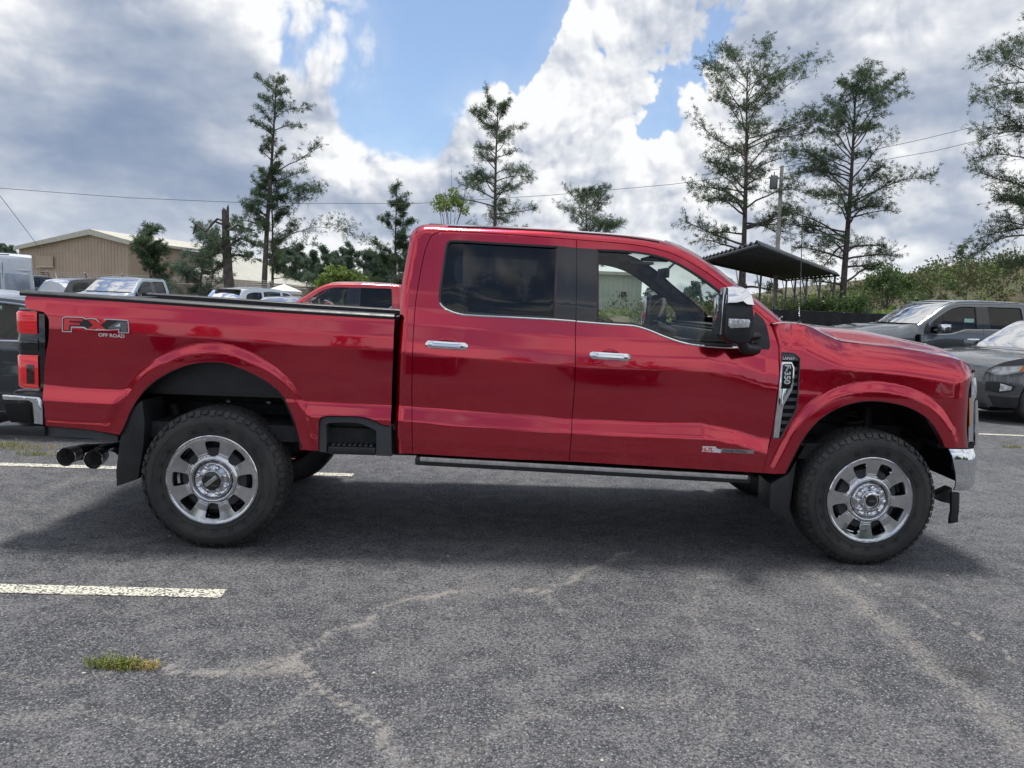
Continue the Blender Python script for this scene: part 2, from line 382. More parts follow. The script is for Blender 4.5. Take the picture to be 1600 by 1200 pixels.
def shrink(poly, d):        # move outline inwards by d (keeps gaps between neighbouring panels)
    n = len(poly); out = []; area = 0.5*sum(poly[i][0]*poly[(i+1) % n][1]-poly[(i+1) % n][0]*poly[i][1] for i in range(n)); sg = 1 if area > 0 else -1
    for i in range(n):
        a = poly[i]-poly[i-1]; c = poly[(i+1) % n]-poly[i]; a = a/(np.linalg.norm(a)+1e-9); c = c/(np.linalg.norm(c)+1e-9)
        nn = np.array((-a[1]-c[1], a[0]+c[0]))*sg; l = np.linalg.norm(nn); nn = nn/l if l > 1e-6 else nn
        out.append(poly[i]+nn*d)
    return np.array(out)
def panel(name, outer, yf, mat, parent, holes=(), gap=.0022, grid=.03, depth=.03, off=0.0, smoothang=38, mirror=None, raw=False, lip=.004, back=False):
    """outer/holes: lists of (x,z). A skin at y=yf+off with edges turned in by depth. mirror: parent for the copy on the other side"""
    O = np.array(outer, float) if raw else smooth_line(outer, True, smoothang)
    O = shrink(O, gap) if gap else O
    H = [np.array(h, float) if raw else smooth_line(h, True, smoothang, .016) for h in holes]
    pts = []; edges = []
    for L in [O]+H:
        s = len(pts); pts += [tuple(q) for q in L]; edges += [(s+i, s+(i+1) % len(L)) for i in range(len(L))]
    mn, mx = O.min(0), O.max(0); gx, gz = np.meshgrid(np.arange(mn[0]+grid/2, mx[0], grid), np.arange(mn[1]+grid/2, mx[1], grid))
    gx = gx.ravel(); gz = gz.ravel(); ok = inside(O, gx, gz) & (dist_line(O, gx, gz, True) > grid*.45)
    for h in H: ok &= ~inside(h, gx, gz) & (dist_line(h, gx, gz, True) > grid*.45)
    pts += list(zip(gx[ok].tolist(), gz[ok].tolist()))
    ov, oe, of, *_ = delaunay_2d_cdt([Vector(p) for p in pts], edges, [], 0, 1e-6)
    V2 = np.array([(v[0], v[1]) for v in ov]); T = np.array([f for f in of if len(f) == 3]); c = V2[T].mean(1)
    keep = inside(O, c[:, 0], c[:, 1])
    for h in H: keep &= ~inside(h, c[:, 0], c[:, 1])
    T = T[keep]
    a = V2[T[:, 1]]-V2[T[:, 0]]; d = V2[T[:, 2]]-V2[T[:, 0]]; cr = a[:, 0]*d[:, 1]-a[:, 1]*d[:, 0]
    T = T[np.abs(cr) > 1e-10]; cr = cr[np.abs(cr) > 1e-10]; T[cr < 0] = T[cr < 0][:, ::-1]      # ccw in (x,z): normal faces -y
    y = yf(V2[:, 0], V2[:, 1])+off
    e = 1e-3
    gxn = (yf(V2[:, 0]+e, V2[:, 1])-yf(V2[:, 0]-e, V2[:, 1]))/(2*e); gzn = (yf(V2[:, 0], V2[:, 1]+e)-yf(V2[:, 0], V2[:, 1]-e))/(2*e)
    N = np.stack([gxn, -np.ones_like(gxn), gzn], 1); N /= np.linalg.norm(N, axis=1, keepdims=True)
    V = [tuple(q) for q in np.stack([V2[:, 0], y, V2[:, 1]], 1)]; F = [tuple(t) for t in T.tolist()]; nsurf = len(F)
    ed = {}                 # boundary edges -> turned-in lip
    for t in F:
        for i in range(3): ed[(t[i], t[(i+1) % 3])] = 1
    bd = [q for q in ed if (q[1], q[0]) not in ed]; m2 = {}; NL = {}
    for i in sorted({k for q in bd for k in q}):
        m2[i] = len(V); V.append(V[i]); V.append((V[i][0], V[i][1]+lip*.6, V[i][2])); V.append((V[i][0], V[i][1]+depth, V[i][2]))
    for (i, j) in bd:
        F.append((m2[j], m2[i], m2[i]+2, m2[j]+2))
    if back:
        nb = len(V); V += [(p[0], p[1]+depth, p[2]) for p in V[:len(V2)]]; F += [(t[2]+nb, t[1]+nb, t[0]+nb) for t in T.tolist()]
    me = bpy.data.meshes.new(name); me.from_pydata(V, [], F); me.materials.append(mat); me.shade_smooth()
    nl = []
    Va = np.array(V)
    for fi, f in enumerate(F):
        if fi < nsurf: nl += [tuple(N[i]) for i in f]
        else:
            n_ = np.cross(Va[f[1]]-Va[f[0]], Va[f[2]]-Va[f[0]]); l = np.linalg.norm(n_); n_ = tuple(n_/l) if l > 0 else (0, -1, 0); nl += [n_]*len(f)
    me.normals_split_custom_set(nl)
    o = bpy.data.objects.new(name, me); COL.objects.link(o); o.parent = parent
    r = o
    if mirror is not None:
        Vm = [(x, 2*YC-yy, z) for x, yy, z in V]; Fm = [tuple(reversed(f)) for f in F]
        mm = bpy.data.meshes.new(name); mm.from_pydata(Vm, [], Fm); mm.materials.append(mat); mm.shade_smooth()
        nm = []; k = 0
        for f in F:
            L = nl[k:k+len(f)]; k += len(f); nm += [(q[0], -q[1], q[2]) for q in reversed(L)]
        mm.normals_split_custom_set(nm)
        o2 = bpy.data.objects.new(name, mm); COL.objects.link(o2); o2.parent = mirror; r = (o, o2)
    return r
def skin(name, rows, mat, parent, smooth=60, thick=0.0):     # rows of 3D points -> quad sheet (optional thickness downwards/inwards)
    n = len(rows[0]); V = [tuple(float(q) for q in p) for r in rows for p in r]; F = []
    for i in range(len(rows)-1):
        for k in range(n-1): F.append((i*n+k, i*n+k+1, (i+1)*n+k+1, (i+1)*n+k))
    if thick:
        me0 = np.array(V).reshape(len(rows), n, 3)
        du = np.gradient(me0, axis=0); dv = np.gradient(me0, axis=1); N = np.cross(du, dv); N /= np.linalg.norm(N, axis=2, keepdims=True)+1e-12
        off = len(V); V += [tuple(q) for q in (me0-N*thick).reshape(-1, 3)]; F2 = [tuple(reversed([i+off for i in f])) for f in F]; R_ = len(rows)
        for i in range(R_-1): F2 += [(i*n, (i+1)*n, (i+1)*n+off, i*n+off), ((i+1)*n+n-1, i*n+n-1, i*n+n-1+off, (i+1)*n+n-1+off)]
        for k in range(n-1): F2 += [(k+1, k, k+off, k+1+off), ((R_-1)*n+k, (R_-1)*n+k+1, (R_-1)*n+k+1+off, (R_-1)*n+k+off)]
        F += F2
    return mesh(name, V, F, mat, parent, smooth)
def text(name, s, mat, parent, loc, rot, size, depth=.0012, shear=0.0, sx=1.0, bold=0.0, align='LEFT'):
    c = bpy.data.curves.new(name, 'FONT'); c.body = s; c.size = size; c.extrude = depth; c.shear = shear; c.offset = bold; c.align_x = align
    o = bpy.data.objects.new(name, c); COL.objects.link(o)
    bpy.context.view_layer.update(); dg = bpy.context.evaluated_depsgraph_get(); me = bpy.data.meshes.new_from_object(o.evaluated_get(dg))
    bpy.data.objects.remove(o); me.materials.clear(); me.materials.append(mat); q = bpy.data.objects.new(name, me); COL.objects.link(q); q.parent = parent
    q.location = tuple(float(k) for k in loc); q.rotation_euler = rot; q.scale = (sx, 1, 1); return q
def interp(xs, ys):
    xs = np.array(xs, float); ys = np.array(ys, float)
    return lambda x: np.interp(x, xs, ys)
def sinterp(xs, ys, w=.012, n=800):          # piecewise-linear profile with its corners rounded over about w
    xs = np.array(xs, float); X = np.linspace(xs[0]-.2, xs[-1]+.2, n); Y = np.interp(X, xs, ys)
    k = max(1, int(w/(X[1]-X[0]))); ker = np.hanning(2*k+3)[1:-1]; ker /= ker.sum(); Yp = np.pad(Y, k, mode='edge'); Y = np.convolve(Yp, ker, 'valid')[:n]
    return lambda x: np.interp(x, X, Y)
# ================================================================== THE PICKUP TRUCK
# truck space = world space: x forward, y = 0 is the outer face of the near tyres, the near rear tyre stands at x = 0
YC = 1.0; WB = 4.06; HUB = .425; RT = .434
CREASE = [(69, 602), (120, 606), (224, 611), (330, 617), (474, 628), (612, 634), (700, 641), (890, 655), (1000, 660), (1100, 663), (1150, 672), (1190, 685), (1212, 688), (1300, 690), (1530, 700)]
BELT = [(38, 468), (200, 474), (400, 489), (617, 503), (690, 492), (900, 506), (1000, 520), (1210, 560), (1300, 565), (1530, 590)]
_c = np.array([P(u, v, .04)[[0, 2]] for u, v in CREASE]); zc = interp(_c[:, 0], _c[:, 1])
# belt heights: bed shoulder, doors
BODYT = sinterp([-.45, -.30, -.215, -.205, -.12, -.085, -.012, .00, .18, .33, .40, .50, .60, .70, 1.3], [.085, .048, .036, .030, .028, .026, .060, .063, .052, .052, .060, .085, .098, .118, .31], .016)
BEDT = sinterp([-.45, -.30, -.215, -.205, -.12, -.085, -.012, .00, .18, .34, .42, .50, .58, .66, .72], [.085, .048, .036, .030, .028, .026, .060, .063, .050, .048, .055, .078, .088, .096, .12], .016)
def arch_pts(l, y=.012): return np.array([P(u, v, y)[[0, 2]] for u, v in l])
ARCH_R = arch_pts([(184, 682), (192, 668), (201.5, 644.5), (221, 615), (247, 592.5), (286, 573.5), (325, 567), (357.5, 571), (406, 594), (435.5, 618.5), (455, 657.5), (462, 682), (468, 703)])
ARCH_F = arch_pts([(1230, 742), (1256, 691.6), (1268, 674), (1285.7, 656), (1312, 640), (1341.5, 631), (1367, 628.5), (1394, 631), (1424, 639), (1453, 656), (1471, 680), (1480, 701)])
AR_L = smooth_line(ARCH_R, False, 60, .03); AF_L = smooth_line(ARCH_F, False, 60, .03)
def sm(t): t = np.clip(t, 0, 1); return t*t*(3-2*t)
def flare(x, z, L, wd=.088, amt=.013):
    d = dist_line(L, x, z); t = sm((wd*1.35-d)/(wd*.72)); return -amt*t*(1.0-.10*sm(d/wd)) , t
def y_bed(x, z):
    y = BEDT(z-zc(x)); f, t = flare(x, z, AR_L); y = np.where(z-zc(x) < 0, y*(1-t)+(.060)*t, y)+f
    y = y + .10*sm((-1.16-x)/.20)**2                 # tail end wraps in
    return y
SIL_CAB = [(617, 709), (618, 620), (620, 560), (624, 505), (625, 470), (628, 440), (632, 418), (638, 385), (640, 372), (645, 361), (654, 353.5), (668, 350.5), (700, 352), (865, 358.5), (903, 362), (978, 368), (1034, 376), (1070, 389), (1109, 412), (1146, 441), (1186, 471), (1226, 504)]
def y_cab0(x, z): return BODYT(z-zc(x))
_silc = np.array([PY(u, v, lambda x, z: y_cab0(x, z)+.035)[[0, 2]] for u, v in SIL_CAB]); SILC = smooth_line(_silc, False, 60, .03)
def y_cab(x, z):
    y = y_cab0(x, z); d = dist_line(SILC[:], x, z); t = np.clip(1-d/.055, 0, 1); return y+.042*t**2.2
SIL_FEN = [(1208, 505), (1257, 507.5), (1281, 519), (1314, 533), (1350, 537.5), (1405, 544), (1470, 555), (1500, 562), (1512, 568), (1519, 577)]
SIL_FNT = [(1519, 577), (1518, 590), (1514, 610), (1512, 640), (1511, 668), (1513, 700)]
FENT = sinterp([-.45, -.25, -.10, 0, .1, .3, .45, .6], [.07, .055, .055, .055, .052, .054, .064, .085], .03)
def y_fen0(x, z): return FENT(z-zc(x))
_sf = np.array([PY(u, v, lambda x, z: y_fen0(x, z)+.09)[[0, 2]] for u, v in SIL_FEN]); SILF = smooth_line(_sf, False, 60, .03)
_sn = np.array([PY(u, v, lambda x, z: y_fen0(x, z)+.09)[[0, 2]] for u, v in SIL_FNT]); SILN = smooth_line(_sn, False, 60, .03)
def y_fen(x, z):
    y = y_fen0(x, z); f, t = flare(x, z, AF_L, .094, .014); y = y+f
    d = dist_line(SILF[4:], x, z); a = .095*np.clip(1-d/.17, 0, 1)**2.0
    d = dist_line(SILN, x, z); c = .075*np.clip(1-d/.16, 0, 1)**2.2; y = y+np.maximum(a, c)+.25*np.minimum(a, c)
    return y
def outl(l, yf): return [PY(u, v, yf)[[0, 2]] for u, v in l]

def build_wheel(kind):      # outer face at local y = 0, axle at the origin
    w = empty('wheel'); R = RT
    prof = [(.050, .262), (.022, .268), (.008, .275), (.004, .283), (.006, .300), (.000, .325), (-.004, .345), (-.003, .365), (.003, .385), (.012, .400), (.024, .412), (.040, .423), (.055, .428), (.23, .428), (.25, .420), (.268, .395), (.276, .36), (.276, .32), (.262, .275), (.24, .262)]
    t = MB().lathe(prof, 96)
    for rr in (.300, .352):                             # moulded rings on the sidewall
        t.lathe([(-.0055 if rr > .32 else .003, rr-.0025), (-.0075 if rr > .32 else .001, rr), (-.0055 if rr > .32 else .003, rr+.0025)], 96)
    random.seed(3)
    nb = 60
    for i in range(nb):
        a0 = 2*math.pi*i/nb
        for row, (yc, wy, sw) in enumerate(((.052, .040, .2), (.098, .040, -.4), (.145, .042, .35), (.192, .040, -.35), (.238, .036, .2))):
            da = 2*math.pi/nb; a1 = a0+da*(.5 if row % 2 else 0)+random.uniform(-.01, .01); hw = da*.38
            vs = []
            for rr in (.418, RT):
                for (q, s_) in ((-hw, -1), (hw, -1), (hw, 1), (-hw, 1)):
                    k = .96 if rr == RT else 1.0; aa = a1+q*k+sw*da*.4*s_; rz = rr-(.012 if row in (0, 4) and ((s_ < 0) == (row == 0)) and rr == RT else 0)
                    vs.append((rz*math.cos(aa), yc+s_*wy/2*k, rz*math.sin(aa)))
            t.add(vs, ((0, 3, 2, 1), (4, 5, 6, 7), (0, 1, 5, 4), (1, 2, 6, 5), (2, 3, 7, 6), (3, 0, 4, 7)))
        # shoulder lugs that reach down the sidewall
        L = .030 if i % 2 else .018; hw = 2*math.pi/nb*.36; vs = []
        for (rr, yy) in ((.424, .030), (.424-L, .006), (.426, .0245), (.424-L*.95, .0005)):
            for q in (-hw, hw): vs.append((rr*math.cos(a0+q), yy, rr*math.sin(a0+q)))
        t.add(vs, ((4, 6, 7, 5), (0, 4, 5, 1), (2, 3, 7, 6), (0, 2, 6, 4), (1, 5, 7, 3)))
        if i % 3 == 0 and not (i % 20) in (0, 1):     # raised marks of the sidewall lettering ring
            for j in range(3):
                aa = a0+j*.035; vs = []
                for (rr, yy) in ((.305, .001), (.322, -.003)):
                    for q in (-.011, .011): vs.append((rr*math.cos(aa+q), yy-.002, rr*math.sin(aa+q)))
                for (rr, yy) in ((.303, .006), (.324, .002)):
                    for q in (-.013, .013): vs.append((rr*math.cos(aa+q), yy, rr*math.sin(aa+q)))
                t.add(vs, ((0, 1, 3, 2), (0, 4, 5, 1), (2, 3, 7, 6), (0, 2, 6, 4), (1, 5, 7, 3)))
    t.V = [(x, y, max(z, -HUB-.002)) for x, y, z in t.V]
    t.build('tyre', RUB, w, 50)
    # rim face
    def yr(x, z):
        r = np.hypot(x, z); return RIMP(r)
    RIMP = sinterp([.0, .115, .120, .130, .138, .150, .200, .250, .259, .264, .268], [.030, .030, .014, .010, .014, .027, .020, .010, .008, .003, .003], .004, 2400)
    holes = []; small = []
    rot0 = 0 if kind == 'rear' else math.radians(21)
    for i in range(8):
        a = i*math.pi/4+math.pi/2+rot0; ca, sa = math.cos(a), math.sin(a)
        def tr(l): return [(r_*ca-t_*sa, r_*sa+t_*ca) for r_, t_ in l]
        big = [(.152, -.026), (.146, -.014), (.146, .014), (.152, .026), (.170, .033), (.222, .044), (.236, .040), (.240, .0), (.236, -.040), (.222, -.044), (.170, -.033)]
        holes.append(tr(big)); small.append(tr([(.158, -.022), (.153, -.012), (.153, .012), (.158, .022), (.172, .0275), (.217, .038), (.227, .034), (.230, 0), (.227, -.034), (.217, -.038), (.172, -.0275)]))
    circ = [(.268*math.cos(k*math.pi/48), .268*math.sin(k*math.pi/48)) for k in range(96)]
    rim = empty('rim', parent=w)
    panel('rim_face', circ, yr, RIMC, rim, holes=[[(.116*math.cos(k*math.pi/24), .116*math.sin(k*math.pi/24)) for k in range(48)]]+[list(map(tuple, smooth_line(h, True, 50, .01))) for h in holes], raw=True, gap=0, grid=.007, depth=.004, lip=.002)
    for hb, hs in zip(holes, small):
        A = smooth_line(hb, True, 50, .012); n = len(A); c = A.mean(0)
        B = shrink(A, .0055); idx = list(range(n))
        rows = [(A, .0), ([B[i] for i in idx], .012), ([B[i] for i in idx], .050)]; vs = []
        for L, dy in rows:
            for k_, q in enumerate(L): vs.append((q[0], float(yr(*A[k_]))+dy, q[1]))
        fs = [(r*n+k_, r*n+(k_+1) % n, (r+1)*n+(k_+1) % n, (r+1)*n+k_) for r in range(2) for k_ in range(n)]
        MB().add(vs, fs).build('window_bevel', CHROME, rim, 25)
    MB().lathe([(.004, .268), (-.002, .271), (.002, .276), (.03, .270), (.06, .255), (.10, .245), (.22, .25)], 72).lathe([(.014, .120), (.034, .117), (.034, .075)], 48).build('rim_lip', RIMC, rim, 35)
    MB().lathe([(.10, .0), (.10, .22), (.12, .235)], 48).build('brake_disc', DARK, w, 40)
    MB().lathe([(.055, .05), (.055, .19), (.075, .20), (.10, .20)], 48).build('brake_caliper', M('brake_grey', (.05, .05, .055), .5, .5), w, 40)
    for i in range(8):
        a = i*math.pi/4+math.pi/2+math.pi/8+rot0; Rm = np.array([[math.cos(a), 0, -math.sin(a)], [0, 1, 0], [math.sin(a), 0, math.cos(a)]])
        for rr_, w_ in ((.150, .052), (.162, .056)): q = MB().box((0, 0, 0), (.005, .006, w_), M3=Rm); q.V = [(x+rr_*math.cos(a), y+float(yr(rr_, 0))-.001, z+rr_*math.sin(a)) for x, y, z in q.V]; q.build('spoke_ridge', CHROME, rim, bevel=.0015)
    hub = MB().lathe([(.036, .116), (.020, .108), (.012, .100), (.020, .084), (.014, .066), (.000, .060), (-.004, .052)], 48)
    hub.build('hub_cap', RIMC, rim, 40)
    for i in range(8):
        a = i*math.pi/4+math.pi/8+rot0; cc = (.084*math.cos(a), 0, .084*math.sin(a))
        if i == 0: nut0 = MB().lathe([(.02, .017), (.008, .016), (-.006, .0135), (-.012, .011), (-.016, .006), (-.0165, .0)], 6).build('lug_nut', CHROME, rim, 25); nut0.location = cc
        else: q = nut0.copy(); COL.objects.link(q); q.location = cc
    if kind == 'rear':
        MB().lathe([(-.004, .058), (-.010, .054), (-.014, .046), (-.015, .0)], 40).build('centre_cap', BLKG, rim, 40)
        ca = math.radians(40); Rm = np.array([[math.cos(ca), 0, -math.sin(ca)], [0, 1, 0], [math.sin(ca), 0, math.cos(ca)]])
        MB().box((0, -.0165, 0), (.088, .005, .024), M3=Rm).build('cap_bar', ALU, rim, bevel=.002)
    else:
        MB().lathe([(-.004, .056), (-.018, .054), (-.020, .046), (-.010, .042), (-.010, .036)], 40).build('cap_ring', CHROME, rim, 35)
        MB().lathe([(-.010, .038), (-.014, .034), (-.016, .0)], 40).build('centre_cap', BLKG, rim, 40)
        MB().box((0, -.017, 0), (.040, .004, .016)).build('cap_bar', GREYPL, rim, bevel=.002)
    return w

def build_truck():
    T = empty('pickup_truck')
    tag(T, 'red four-door pickup truck with chrome wheels, parked side-on in the foreground', 'pickup truck')
    K = T
    # ---- bed side ------------------------------------------------------------------
    bed = [(42, 461), (60, 461.5), (100, 463.5), (200, 471), (400, 485), (617, 498), (614.5, 560), (612.5, 618), (611, 666), (598, 664), (584, 657), (567, 652), (540, 650.5), (510, 650.5), (502, 652), (499, 658), (498, 680), (498, 705), (468, 703)]
    out = outl(bed, y_bed)+[tuple(p) for p in ARCH_R[::-1]][1:]+outl([(140, 672), (105, 668.5), (71, 665.5), (69, 640), (68, 602), (71, 555), (75, 530), (76, 510), (75, 497), (68, 488), (50, 484), (40, 482), (38, 472), (39, 464)], y_bed)
    panel('bed_side', out, y_bed, RED, K, mirror=K, grid=.011, depth=.035)
    zr = interp([P(u, v, .12)[0] for u, v in ((40, 461), (200, 471), (400, 485), (617, 498))], [P(u, v, .12)[2] for u, v in ((40, 461), (200, 471), (400, 485), (617, 498))])
    x0, x1 = P(42, 461, .15)[0], P(617, 498, .12)[0]
    # rail caps
    xs = np.linspace(x0, x1, 16)
    for m_ in (0, 1):
        rows = []
        for x in xs:
            z = float(zr(x)); e = .05*max(0, 1-(x-x0)/.2)**2; yb = float(y_bed(np.array([x]), np.array([z-.012]))[0])
            pr = [(yb-.002, z-.004), (yb-.006, z+.012), (yb+.004, z+.024), (yb+.03, z+.029), (yb+.085, z+.029), (yb+.10, z+.018), (yb+.10, z-.02)]
            rows.append([(x, (y if not m_ else 2*YC-y), zz) for y, zz in (pr if not m_ else pr[::-1])])
        skin('bed_rail_cap', rows, BLK, K, 50)
    # bed box
    b_ = MB(); zf = .93
    for yy in (.20, 1.80):
        b_.box(((x0+x1)/2, yy, (zf+1.46)/2), (x1-x0-.06, .02, .52))
    b_.box(((x0+x1)/2, 1, zf), (x1-x0-.06, 1.6, .03)); b_.box((x1-.04, 1, 1.19), (.03, 1.6, .5))
    b_.build('bed_box', BLK, K)
    # tailgate and rear face
    zt = float(zr(x0))
    rows = []
    for z, xo in ((.80, .045), (.95, .02), (1.2, .01), (zt-.06, .015), (zt-.035, .03), (zt-.03, .06), (zt-.08, .085)):
        rows.append([(x0+xo+.02*abs(k-8)/8, .215+k*(1.57/16), z) for k in range(17)])
    skin('tailgate', rows, RED, K, 50)
    MB().box((x0+.055, 1, zt-.015), (.09, 1.6, .03)).build('tailgate_cap', BLK, K, bevel=.008)
    MB().box((x0+.02, 1, 1.22), (.02, .30, .05)).build('tailgate_handle', BLK, K, bevel=.006)
    # tail lamps: three stacked lenses in a dark housing
    def yl(x, z): return y_bed(x, z)+.0*x
    H = [(62, 488), (75, 497), (76, 512), (75, 532), (71, 555), (68, 602), (56, 603)]
    for m_ in (0, 1):
        lamp = MB()
        def Y_(y): return y if not m_ else 2*YC-y
        def bar(l0, l1, xe, nm, mt, inset=0.0):
            a0 = P(l0[0], l0[1], .14); a1 = P(l1[0], l1[1], .14)
            zt_, zb_ = a0[2], a1[2]; rows = []
            for z in (zt_, zt_-.012, (zt_+zb_)/2, zb_+.012, zb_):
                e = .012 if z in (zt_, zb_) else 0
                q = []
                for k in range(9):
                    t = k/8*math.pi/2*1.15
                    xx = -1.125-(.075-e-inset)*math.sin(min(t, math.pi/2)); yy = .060+e+inset+.15*(1-math.cos(t))
                    q.append((xx+.0, Y_(yy), z))
                q = [(xe, Y_(.058+e+inset), z)]+q
                rows.append(q if not m_ else q[::-1])
            return skin(nm, rows, mt, LAMP, 50)
        LAMP = empty('tail_lamp', parent=K)
        bar((30, 486), (30, 604), -.995, 'housing', BLKG, .008)
        bar((30, 485), (30, 520.5), -1.035, 'upper_lens', REDL)
        bar((30, 523), (30, 549), -1.035, 'dark_band', BLKG, .004)
        bar((30, 551.5), (30, 603.5), -1.035, 'lower_lens', REDL)
        for zz in range(5):
            z_ = P(30, 492+zz*5, .1)[2]
            MB().box((-1.085, Y_(.057), z_), (.07, .004, .004)).build('lens_rib', REDL, LAMP)
        MB().box((-1.08, Y_(.0575), P(40, 583, .1)[2]), (.045, .004, .115)).build('smoked_strip', REDLD, LAMP, bevel=.001)
    # lower rear valance under the bed side
    vv = [(71.5, 666), (140, 672.5), (184, 681.5), (184, 690), (150, 686), (90, 682), (72, 681)]
    yv = lambda x, z: .075+0*x
    panel('rear_valance', outl(vv, yv), yv, GREYPL, K, mirror=K, gap=0, depth=.2, grid=.05)
    # ---- cab side with door and window openings --------------------------------------
    rd = [(644.5, 709), (643.7, 660), (643.5, 618), (646, 519), (649, 477), (653, 448), (658, 420), (664, 393), (671, 374), (676, 367), (684, 362.8), (696, 361.3), (720, 362), (800, 366.7), (901, 374.5), (900.5, 440), (899.5, 501), (899, 560), (898, 600), (894, 650), (889, 721.5), (800, 718), (700, 712.5)]
    fd = [(901, 374.5), (940, 377.5), (978, 381), (1015, 386.5), (1052, 397), (1090, 417), (1127, 442), (1160, 467), (1190, 492), (1207, 508), (1215, 528), (1218, 545), (1217.5, 590), (1212.5, 630), (1205.5, 680), (1200, 702), (1191, 739.5), (1100, 734), (1000, 728), (889, 721.5), (894, 650), (898, 600), (899, 560), (899.5, 501), (900.5, 440)]
    rg = [(705, 375), (790, 379.5), (872, 384), (870, 440), (867, 498), (800, 495), (740, 492), (722, 491), (708, 487.5), (695, 481), (687, 473), (685.5, 462), (690, 425), (696, 385), (699, 378)]
    fg = [(932.5, 389), (975, 391), (1015, 396), (1052, 407), (1090, 428.5), (1135, 462), (1164, 488), (1175, 512), (1176, 541), (1130, 541), (1082, 537), (1060, 532), (1037, 524), (1015, 515), (1000, 510.5), (989, 508), (960, 506), (932, 504)]
    # pillar outline = cab silhouette minus the doors
    cabside = outl(SIL_CAB, y_cab)+outl([(1222, 512), (1214, 515), (1207, 508), (1190, 492), (1160, 467), (1127, 442), (1090, 417), (1052, 397), (1015, 386.5), (978, 381), (940, 377.5), (901, 374.5), (800, 366.7), (720, 362), (696, 361.3), (684, 362.8), (676, 367), (671, 374), (664, 393), (658, 420), (653, 448), (649, 477), (646, 519), (643.5, 618), (643.7, 660), (644.5, 709), (630, 709)], y_cab)
    panel('cab_side', cabside, y_cab, RED, K, mirror=K, grid=.018, depth=.05, smoothang=45)
    blk_pill = lambda x, z: y_cab(x, z)+.003
    for nm, dr, gl, gm, trimp in (('rear_door', rd, rg, GL_TINT, [(872, 384), (901, 387), (899.5, 500.5), (867, 498), (870, 440)]),
                                  ('front_door', fd, fg, GL_FRONT, [(901, 387), (932.5, 389), (932, 504), (899.8, 501)])):
        D = empty(nm, parent=K); D2 = empty(nm, parent=K)
        go = outl(gl, y_cab)
        hole = go
        panel('door_skin', outl(dr, y_cab), y_cab, RED, D, holes=[hole], mirror=D2, grid=.02, depth=.045)
        sg = [tuple(q) for q in shrink(smooth_line(go, True, 38, .03), -.004)]
        panel('window_glass', sg, lambda x, z: y_cab(x, z)+.016, gm, D, mirror=D2, raw=True, gap=0, grid=.08, depth=.003, lip=.0)
        panel('door_lining', outl(dr, y_cab), lambda x, z: y_cab(x, z)+.048, HEADD, D, holes=[[tuple(q) for q in shrink(smooth_line(hole, True, 38, .05), .009)]], mirror=D2, grid=.06, gap=-.004, depth=.004)
        # rubber frame round the glass
        A = smooth_line(go, True, 38, .03); B = shrink(A, .013); n = len(A); V = []
        for L, dy in ((A, -.001), (B, .002), (B, .015)):
            for q in L: V.append((q[0], float(y_cab(np.array([q[0]]), np.array([q[1]]))[0])+dy, q[1]))
        Fq = [(r*n+i, r*n+(i+1) % n, (r+1)*n+(i+1) % n, (r+1)*n+i) for r in (0, 1) for i in range(n)]
        mesh('window_seal', V, Fq, BLK, D, 40); mesh('window_seal', [(x, 2*YC-y, z) for x, y, z in V], [f[::-1] for f in Fq], BLK, D2, 40)
        panel('pillar_trim', outl(trimp, y_cab), lambda x, z: y_cab(x, z)-.0025, BLKG, D, mirror=D2, gap=.001, grid=.05, depth=.012)
        # inner door card
        ln = [q for q in dr]
        A = outl(ln, y_cab); zw = {'rear_door': 1.42, 'front_door': 1.38}[nm]
        A = [(x, min(z, zw+.02*(x-2))) for x, z in A]
        xs_ = [q[0] for q in A]; mb = MB().box(((min(xs_)+max(xs_))/2, .16, .99), (max(xs_)-min(xs_)-.06, .04, .78)); mb.build('door_card', TRIMD, D); mb.mirror().build('door_card', TRIMD, D2)
    panel('cabin_lining', cabside, lambda x, z: y_cab(x, z)+.054, HEADD, K, mirror=K, grid=.05, gap=-.003, depth=.004, smoothang=45)
    # belt line chrome
    bl = [(687, 473), (690, 477.5), (696, 482.5), (708, 488), (722, 491.5), (740, 493), (800, 496), (867, 499.5), (899, 502)]
    bf = [(901, 502.5), (932, 505), (960, 507), (989, 509), (1000, 511.5), (1015, 516.5), (1037, 525.5), (1060, 533.5), (1082, 538.5), (1130, 542.5), (1160, 543)]
    for L in (bl, bf):
        q = smooth_line([p for p in outl(L, y_cab)], False, 60, .03); mb = MB()
        pts = [(x, float(y_cab(np.array([x]), np.array([z]))[0])-.004, z) for x, z in q]; mb.tube(pts, .0062, 6); mb.build('belt_chrome', CHROME, K, 50); mb.mirror().build('belt_chrome', CHROME, K, 50)
    q = smooth_line(outl([(700, 354.5), (800, 358.5), (903, 364.5), (978, 371), (1030, 379)], y_cab), False, 60, .03)
    mb = MB(); pts = [(x, float(y_cab(np.array([x]), np.array([z]))[0])+.004, z+.004) for x, z in q]; mb.tube(pts, .005, 6); mb.build('roof_drip_rail', BLK, K, 50); mb.mirror().build('roof_drip_rail', BLK, K, 50)
    # sail panel (black triangle by the mirror)
    sp = [(1180, 487), (1194, 501), (1200, 520), (1203, 541), (1201, 546), (1178, 545), (1176, 512)]
    panel('mirror_sail', outl(sp, y_cab), lambda x, z: y_cab(x, z)-.004, BLK, K, mirror=K, gap=0, grid=.05, depth=.01)
